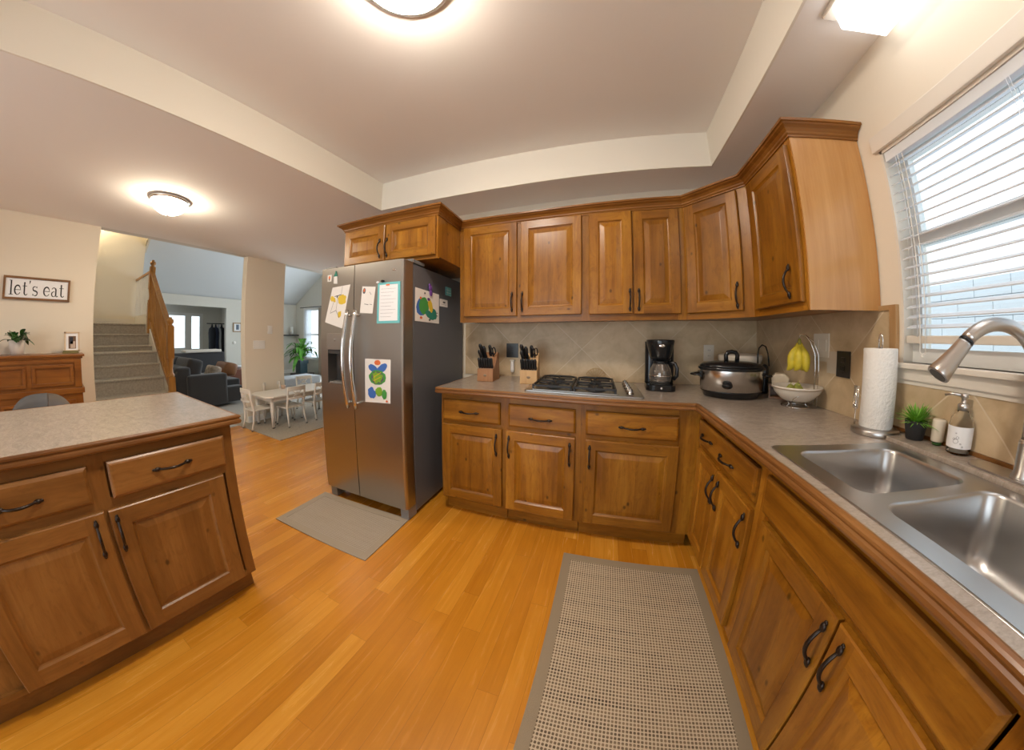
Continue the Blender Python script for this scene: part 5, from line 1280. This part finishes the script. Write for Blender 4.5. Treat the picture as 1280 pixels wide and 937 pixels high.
cushion('base', sf2, -10.75, -10.04, -.25, 1.08, .06, .36, SOFAM, .04)
cushion('seat_cushion', sf2, -10.74, -10.06, .02, .84, .36, .46, SOFAM, .04)
cushion('armrest', sf2, -10.75, -10.04, .86, 1.08, .1, .62, SOFAM, .05); cushion('armrest', sf2, -10.75, -10.04, -.25, .0, .1, .62, SOFAM, .05)
o = cushion('throw_blanket', None, -10.12, -9.76, .15, .98, .862, .93, plain('cream_blanket', (.66,.62,.56), .95, bumpy=.5, bscale=60), .03); tag(o, 'cream blanket folded over the back of the second sofa', 'blanket')
origin(o, (-9.9, .5, .86))
o = cushion('throw_pillow', None, -8.05, -7.62, .0, .16, .452, .70, plain('patterned_pillow', (.32,.28,.24), .9, vary=.5, bscale=14), .06, rx=-.35); tag(origin(o, (-7.85, .08, .455)), 'small grey-beige patterned pillow on the sofa behind the armrest', 'pillow')
o = cushion('throw_pillow', None, -8.55, -7.95, .36, .62, .452, .72, LEATHER, .10, rx=-.3); tag(origin(o, (-8.25, .45, .455)), 'large brown leather pillow at the front of the sofa', 'pillow')
o = cushion('side_table', None, -9.75, -9.1, .75, 1.35, .002, .46, plain('dark_red_wood', (.13,.04,.02), .4), .02); tag(origin(o, (-9.4, 1.05, .0)), 'low reddish brown table beyond the sofa', 'table')
b = nb(); lathe(b, [(0,.001),(.05,.001),(.10,.03),(.12,.06),(.11,.06),(.09,.03),(0,.012)], (0,0,0), 24); o = obj('white_bowl', b, plain('white_glaze', (.8,.82,.85), .2), loc=(-9.45, 1.22, .462)); tag(o, 'small white bowl on the reddish brown table', 'bowl')
t = thing('picture_frame', 'small wood framed picture on the far living room wall', 'picture frame', (XF, 1.875, 1.50))
b = nb()
for (a, c, d, e) in ((1.75, 2.00, 1.37, 1.40), (1.75, 2.00, 1.615, 1.645), (1.75, 1.78, 1.40, 1.615), (1.97, 2.00, 1.40, 1.615)): box(b, XF+.001, XF+.025, a, c, d, e)
obj('frame', b, plain('mid_wood', (.36,.24,.13), .5), t, world=True)
b = nb(); box(b, XF+.001, XF+.012, 1.78, 1.97, 1.40, 1.615, 0); box(b, XF+.0121, XF+.014, 1.84, 1.92, 1.44, 1.59, 1); obj('mounted_photo', b, [PAPERW, plain('photo_blue_grey', (.10,.13,.18), .5)], t, world=True)
b = nb(); lathe(b, [(0,0),(.045,0),(.045,.02),(.035,.028),(0,.03)], (0,0,0), 24, M=Matrix.Translation((XF+.001, 1.79, 1.06)) @ Matrix.Rotation(PI/2, 4, 'Y')); o = obj('thermostat', b, WHITE); tag(origin(o, (XF, 1.79, 1.06)), 'small round white thermostat under the little picture', 'thermostat')

# ------------------------------------------------------------------ living room corner: plant, bench, shelf, curtain
t = thing('potted_plant', 'large leafy green plant in a dark teal pot by the living room window', 'plant', (-9.95, 3.33, .09))
b = nb(); prism(b, rrect(-.13, .13, -.13, .13, .03), .001, .30, 'z'); prism(b, rrect(-.155, .155, -.155, .155, .03), .30, .40, 'z', bev=.006); obj('pot', b, plain('dark_teal_pot', (.02,.045,.055), .35), t)
b = nb(); R = random.Random(11)
for k in range(64):
    a = R.uniform(0, 2*PI); e = R.uniform(.2, 1.4); d = Vector((math.cos(a)*math.cos(e), math.sin(a)*math.cos(e), math.sin(e)))
    leaf(b, Vector((math.cos(a)*.05, math.sin(a)*.05, .40+.35*R.random())), d, R.uniform(.30, .48), R.uniform(.10, .16), R.uniform(.5, 1.1), stem=R.uniform(.05, .22))
for v in b.verts: v.co.y = min(v.co.y, .30)
obj('leaves', b, GREEN1, t, recalc=False)
b = nb(); box(b, -10.2, -9.7, 3.1, 3.60, .003, .088, bev=.005); o = obj('plant_stand', b, plain('dark_wood_stand', (.06,.04,.03), .5)); tag(origin(o, (-9.95, 3.36, 0)), 'low dark stand under the large living room plant', 'stand')
bn_ = thing('bench', 'light grey cushioned bench behind the white play table', 'bench', (-7.45, 1.62, 0))
cushion('cushion', bn_, -7.75, -7.20, 1.20, 2.05, .19, .36, plain('light_grey_fabric', (.40,.42,.45), .9), .03)
cushion('base', bn_, -7.72, -7.23, 1.23, 2.02, .03, .185, plain('light_grey_fabric', (.40,.42,.45), .9), .01)
b = nb(); box(b, XF+.002, XF+.20, 3.0, 3.78, 1.26, 1.30, bev=.004); o = obj('wall_shelf', b, plain('black_shelf', (.03,.028,.026), .5)); tag(origin(o, (XF, 3.4, 1.28)), 'dark wall shelf in the far living room corner', 'shelf')
b = nb(); lathe(b, [(0,0),(.055,0),(.055,.26),(.05,.262),(0,.262)], (0,0,0), 24); o = obj('pillar_candle', b, plain('white_candle', (.82,.80,.74), .5), loc=(XF+.1, 3.58, 1.301)); tag(o, 'fat white pillar candle on the dark wall shelf', 'candle')
b = nb(); tube(b, [(0,0,0),(0,0,.30)], .012, 8); lathe(b, [(0,0),(.03,0),(.03,.01),(0,.012)], (0,0,0), 12); o = obj('candlestick', b, plain('tan_stick', (.45,.36,.26), .5), loc=(XF+.1, 3.22, 1.301)); tag(o, 'thin tan candlestick on the dark wall shelf', 'candlestick')
b = nb(); A = []
n = 26
for z in (.03, 2.18): A.append([b.verts.new((-9.62+.30*i/n, 3.70+.025*math.sin(i*1.6)+(0.0), z)) for i in range(n+1)])
for i in range(n): f = b.faces.new((A[0][i], A[0][i+1], A[1][i+1], A[1][i])); f.smooth = True
o = obj('curtain', b, plain('tan_curtain', (.50,.42,.34), .9), recalc=False); md = o.modifiers.new('s', 'SOLIDIFY'); md.thickness = .004; tag(origin(o, (-9.45, 3.7, 2.18)), 'tan curtain beside the living room window', 'curtain')
b = nb(); tube(b, [(-10.6, 3.69, 2.205), (-9.2, 3.69, 2.205)], .012, 8); o = obj('curtain_rod', b, BLACKP); tag(origin(o, (-9.9, 3.69, 2.205)), 'thin dark curtain rod above the living room window', 'curtain rod')
b = nb(); A = []
for z in (wz0+.05, wz1-.02): A.append([b.verts.new((wx0+.02+.42*i/n, YR-.03+.012*math.sin(i*1.9), z)) for i in range(n+1)])
for i in range(n): b.faces.new((A[0][i], A[0][i+1], A[1][i+1], A[1][i]))
m_ = plain('sheer_fabric', (.8,.83,.88), .8, trans=.6)
o = obj('sheer_curtain', b, m_, recalc=False); tag(origin(o, (-10.3, YR-.03, 2.1)), 'sheer white curtain in front of the living room window', 'curtain')

# ------------------------------------------------------------------ play table with chairs
b = nb(); prism(b, rrect(-6.45, -4.695, -.325, 2.2, .01), .001, .009, 'z'); o = obj('area_rug', b, KRUG); tag(origin(o, (-5.5, .9, 0)), 'grey-beige patterned rug under the white play table', 'rug')
TX0, TX1, TY0, TY1, TZ = -5.80, -5.16, -.20, .98, .455
pt = thing('play_table', 'low white octagonal-ended play table in the dining area', 'table', ((TX0+TX1)/2, (TY0+TY1)/2, .0095))
b = nb(); c_ = .0
oct_ = [(-5.62, TY0+.00), (TX1-.08, TY0-.02), (TX1+.02, TY0+.06), (TX1+.02, TY1-.06), (TX1-.08, TY1), (-5.62, TY1), (-5.72, TY1-.12), (-5.72, TY0+.10)]
prism(b, oct_, TZ-.022, TZ, 'z', bev=.006); obj('tabletop', b, KIDW, pt, world=True)
b = nb()
box(b, -5.66, -5.20, TY0+.06, TY0+.075, TZ-.08, TZ-.0225); box(b, -5.66, -5.20, TY1-.075, TY1-.06, TZ-.08, TZ-.0225); box(b, -5.215, -5.20, TY0+.075, TY1-.075, TZ-.08, TZ-.0225); box(b, -5.66, -5.645, TY0+.075, TY1-.075, TZ-.08, TZ-.0225)
obj('apron', b, KIDW, pt, world=True)
for (x, y) in ((-5.225, TY0+.085), (-5.225, TY1-.085), (-5.635, TY0+.085), (-5.635, TY1-.085)):
    b = nb(); tube(b, [(x, y, TZ-.023), (x, y, .022)], [.031, .022], 4); lg = obj('leg', b, KIDW, pt, world=True)
    b = nb(); tube(b, [(x, y, .022), (x, y, .0015+.0095)], .020, 10); obj('foot_cap', b, MATTEB, lg, world=True)
def kid_chair(label, loc, rot, red=None):
    """front of chair = local +y"""
    t = thing('play_chair', label, 'chair', (loc[0], loc[1], .0095), rot, 'small white play chairs')
    w2, d = .135, .13
    b = nb(); prism(b, rrect(-w2-.005, w2+.005, -d, d+.02, .03), .255, .275, 'z', bev=.006); obj('seat', b, KIDW, t)
    for sx in (-1, 1):
        b = nb(); tube(b, [(sx*(w2-.02), d-.01, .256), (sx*(w2-.012), d+.0, .13), (sx*(w2-.002), d+.012, .012)], [.017, .013, .011], 8); lg = obj('front_leg', b, red if (red and sx > 0) else KIDW, t)
        b = nb(); tube(b, [(sx*(w2-.002), d+.012, .012), (sx*(w2-.002), d+.012, .001)], .013, 8); obj('foot_cap', b, MATTEB, lg)
        b = nb(); tube(b, [(sx*(w2-.012), -d-.035, .545), (sx*(w2-.012), -d-.02, .42), (sx*(w2-.014), -d+.012, .27), (sx*(w2-.012), -d-.002, .13), (sx*(w2-.002), -d-.035, .012)], [.013, .015, .016, .013, .011], 8); lg = obj('rear_leg', b, KIDW, t)
        b = nb(); tube(b, [(sx*(w2-.002), -d-.035, .012), (sx*(w2-.002), -d-.036, .001)], .013, 8); obj('foot_cap', b, MATTEB, lg)
    b = nb(); A = []
    for i in range(9):
        u = -1+2*i/8; x = u*(w2-.006); y = -d-.038-.018*(1-u*u); A.append((x, y))
    def curved(b, z0, z1, th, xs=A):
        V = []
        for (x, y) in xs: V.append([b.verts.new((x, y-th/2, z0)), b.verts.new((x, y+th/2, z0)), b.verts.new((x, y+th/2, z1)), b.verts.new((x, y-th/2, z1))])
        for P, Q in zip(V, V[1:]):
            for k in range(4): b.faces.new((P[k], P[(k+1) % 4], Q[(k+1) % 4], Q[k]))
        b.faces.new(V[0]); b.faces.new(V[-1][::-1])
    curved(b, .500, .556, .016); obj('top_rail', b, KIDW, t)
    b = nb(); curved(b, .385, .410, .014); obj('lower_rail', b, KIDW, t)
    b = nb(); ball(b, (0, -d-.052, .455), .028, (1, .3, 1)); tube(b, [(-.06, -d-.050, .50), (-.02, -d-.053, .455), (-.06, -d-.050, .41)], .007, 6); tube(b, [(.06, -d-.050, .50), (.02, -d-.053, .455), (.06, -d-.050, .41)], .007, 6); obj('carved_splat', b, KIDW, t)
    return t
kid_chair('white play chair at the table end nearest the island, seen from its side', (-5.46, -.19, 0), 0)
kid_chair('white play chair with its back to the kitchen at the middle of the table', (-5.235, .155, 0), PI/2)
kid_chair('white play chair with its back to the kitchen, nearest the fridge', (-5.26, .565, 0), PI/2+.12)
kid_chair('white play chair behind the table against the column', (-5.63, .19, 0), -PI/2)
kid_chair('white play chair behind the table with one red leg', (-5.80, .80, 0), -PI/2-.25, plain('red_leg', (.5,.03,.04), .4))
b = nb(); lathe(b, [(0,0),(.06,0),(.062,.004),(0,.005)], (0,0,0), 20); o = obj('small_plate', b, plain('cream_plate', (.72,.62,.48), .4), loc=(-5.52, .42, TZ+.0005)); tag(o, 'small flat cream plate on the white play table', 'plate')
b = nb(); lathe(b, [(0,0),(.03,0),(.034,.05),(.031,.05),(.027,.004),(0,.004)], (0,0,0), 20); o = obj('cup', b, plain('peach_cup', (.72,.5,.36), .4), loc=(-5.66, .30, TZ+.0005)); tag(o, 'small peach cup at the back of the play table near the column', 'cup')

wn = bpy.data.objects.new('added_living_window', None); COL.objects.link(wn); wn['kind'] = 'structure'  # added window, out of sight behind the fridge, to brighten the living room
b = nb()
for (a, c, e, f) in ((-9.0, -6.3, .4, .46), (-9.0, -6.3, 2.24, 2.3), (-9.0, -8.94, .46, 2.24), (-6.36, -6.3, .46, 2.24), (-7.68, -7.62, .46, 2.24)): box(b, a, c, YR+.02, YR+.09, e, f)
obj('window_frame', b, WHITE, wn)
b = nb(); box(b, -8.94, -7.68, YR+.05, YR+.054, .46, 2.24); box(b, -7.62, -6.36, YR+.05, YR+.054, .46, 2.24); obj('window_pane', b, PANE, wn)
t = thing('wall_light', 'glowing wall light high up in the stairwell', 'wall light', (-9.79, -1.86, 3.62))
b = nb(); box(b, -9.798, -9.77, -1.886, -1.80, 3.55, 3.70, bev=.004); obj('back_plate', b, NICKEL, t, world=True)
b = nb(); lathe(b, [(0,-.07),(.04,-.06),(.06,0),(.07,.07),(0,.07)], (0,0,0), 20, M=Matrix.Translation((-9.70, -1.82, 3.62))); obj('glass_shade', b, plain('lit_stair_glass', (1,.95,.8), .4, emit=((1,.84,.55), 150)), t, world=True)
# ------------------------------------------------------------------ world and light
w = bpy.data.worlds.new('world'); sc.world = w; w.use_nodes = True
bg = w.node_tree.nodes['Background']; bg.inputs[0].default_value = (.80, .90, 1.0, 1); bg.inputs[1].default_value = 1.15
def point(loc, power, col, r=.15):
    l = bpy.data.lights.new('bulb', 'POINT'); l.energy = power; l.color = col; l.shadow_soft_size = r
    o = bpy.data.objects.new('bulb', l); COL.objects.link(o); o.location = loc; return o
def portal(loc, rot, sx, sy):
    l = bpy.data.lights.new('window_portal', 'AREA'); l.shape = 'RECTANGLE'; l.size = sx; l.size_y = sy; l.cycles.is_portal = True
    o = bpy.data.objects.new('window_portal', l); COL.objects.link(o); o.location = loc; o.rotation_euler = rot
sc.view_settings.view_transform = 'Standard'; sc.view_settings.look = 'None'; sc.view_settings.gamma = 1; sc.view_settings.use_curve_mapping = False
sc.view_settings.exposure = 0.86
sc.cycles.use_denoising = True
sc.cycles.max_bounces = 10; sc.cycles.diffuse_bounces = 5; sc.cycles.glossy_bounces = 5; sc.cycles.transmission_bounces = 8; sc.cycles.sample_clamp_indirect = 6
portal((.13, (WY0+WY1)/2, (WZ0+WZ1)/2), (0, PI/2, 0), WZ1-WZ0, WY1-WY0)
portal((-2.5, -5.33, 1.05), (PI/2, 0, 0), 2.8, 2.1)
portal((-7.65, YR+.13, 1.35), (-PI/2, 0, 0), 2.7, 1.9)

def added_daylight(loc, rot, sx, sy, power):  # extra area lamps added outside the patio door and the hidden window
    l = bpy.data.lights.new('added_daylight', 'AREA'); l.shape = 'RECTANGLE'; l.size = sx; l.size_y = sy; l.energy = power; l.color = (.86, .93, 1.0)
    o = bpy.data.objects.new('added_daylight', l); COL.objects.link(o); o.location = loc; o.rotation_euler = rot
added_daylight((-2.5, -5.36, 1.05), (PI/2, 0, 0), 2.8, 2.1, 32)
added_daylight((-7.65, YR+.16, 1.35), (-PI/2, 0, 0), 2.7, 1.9, 65)
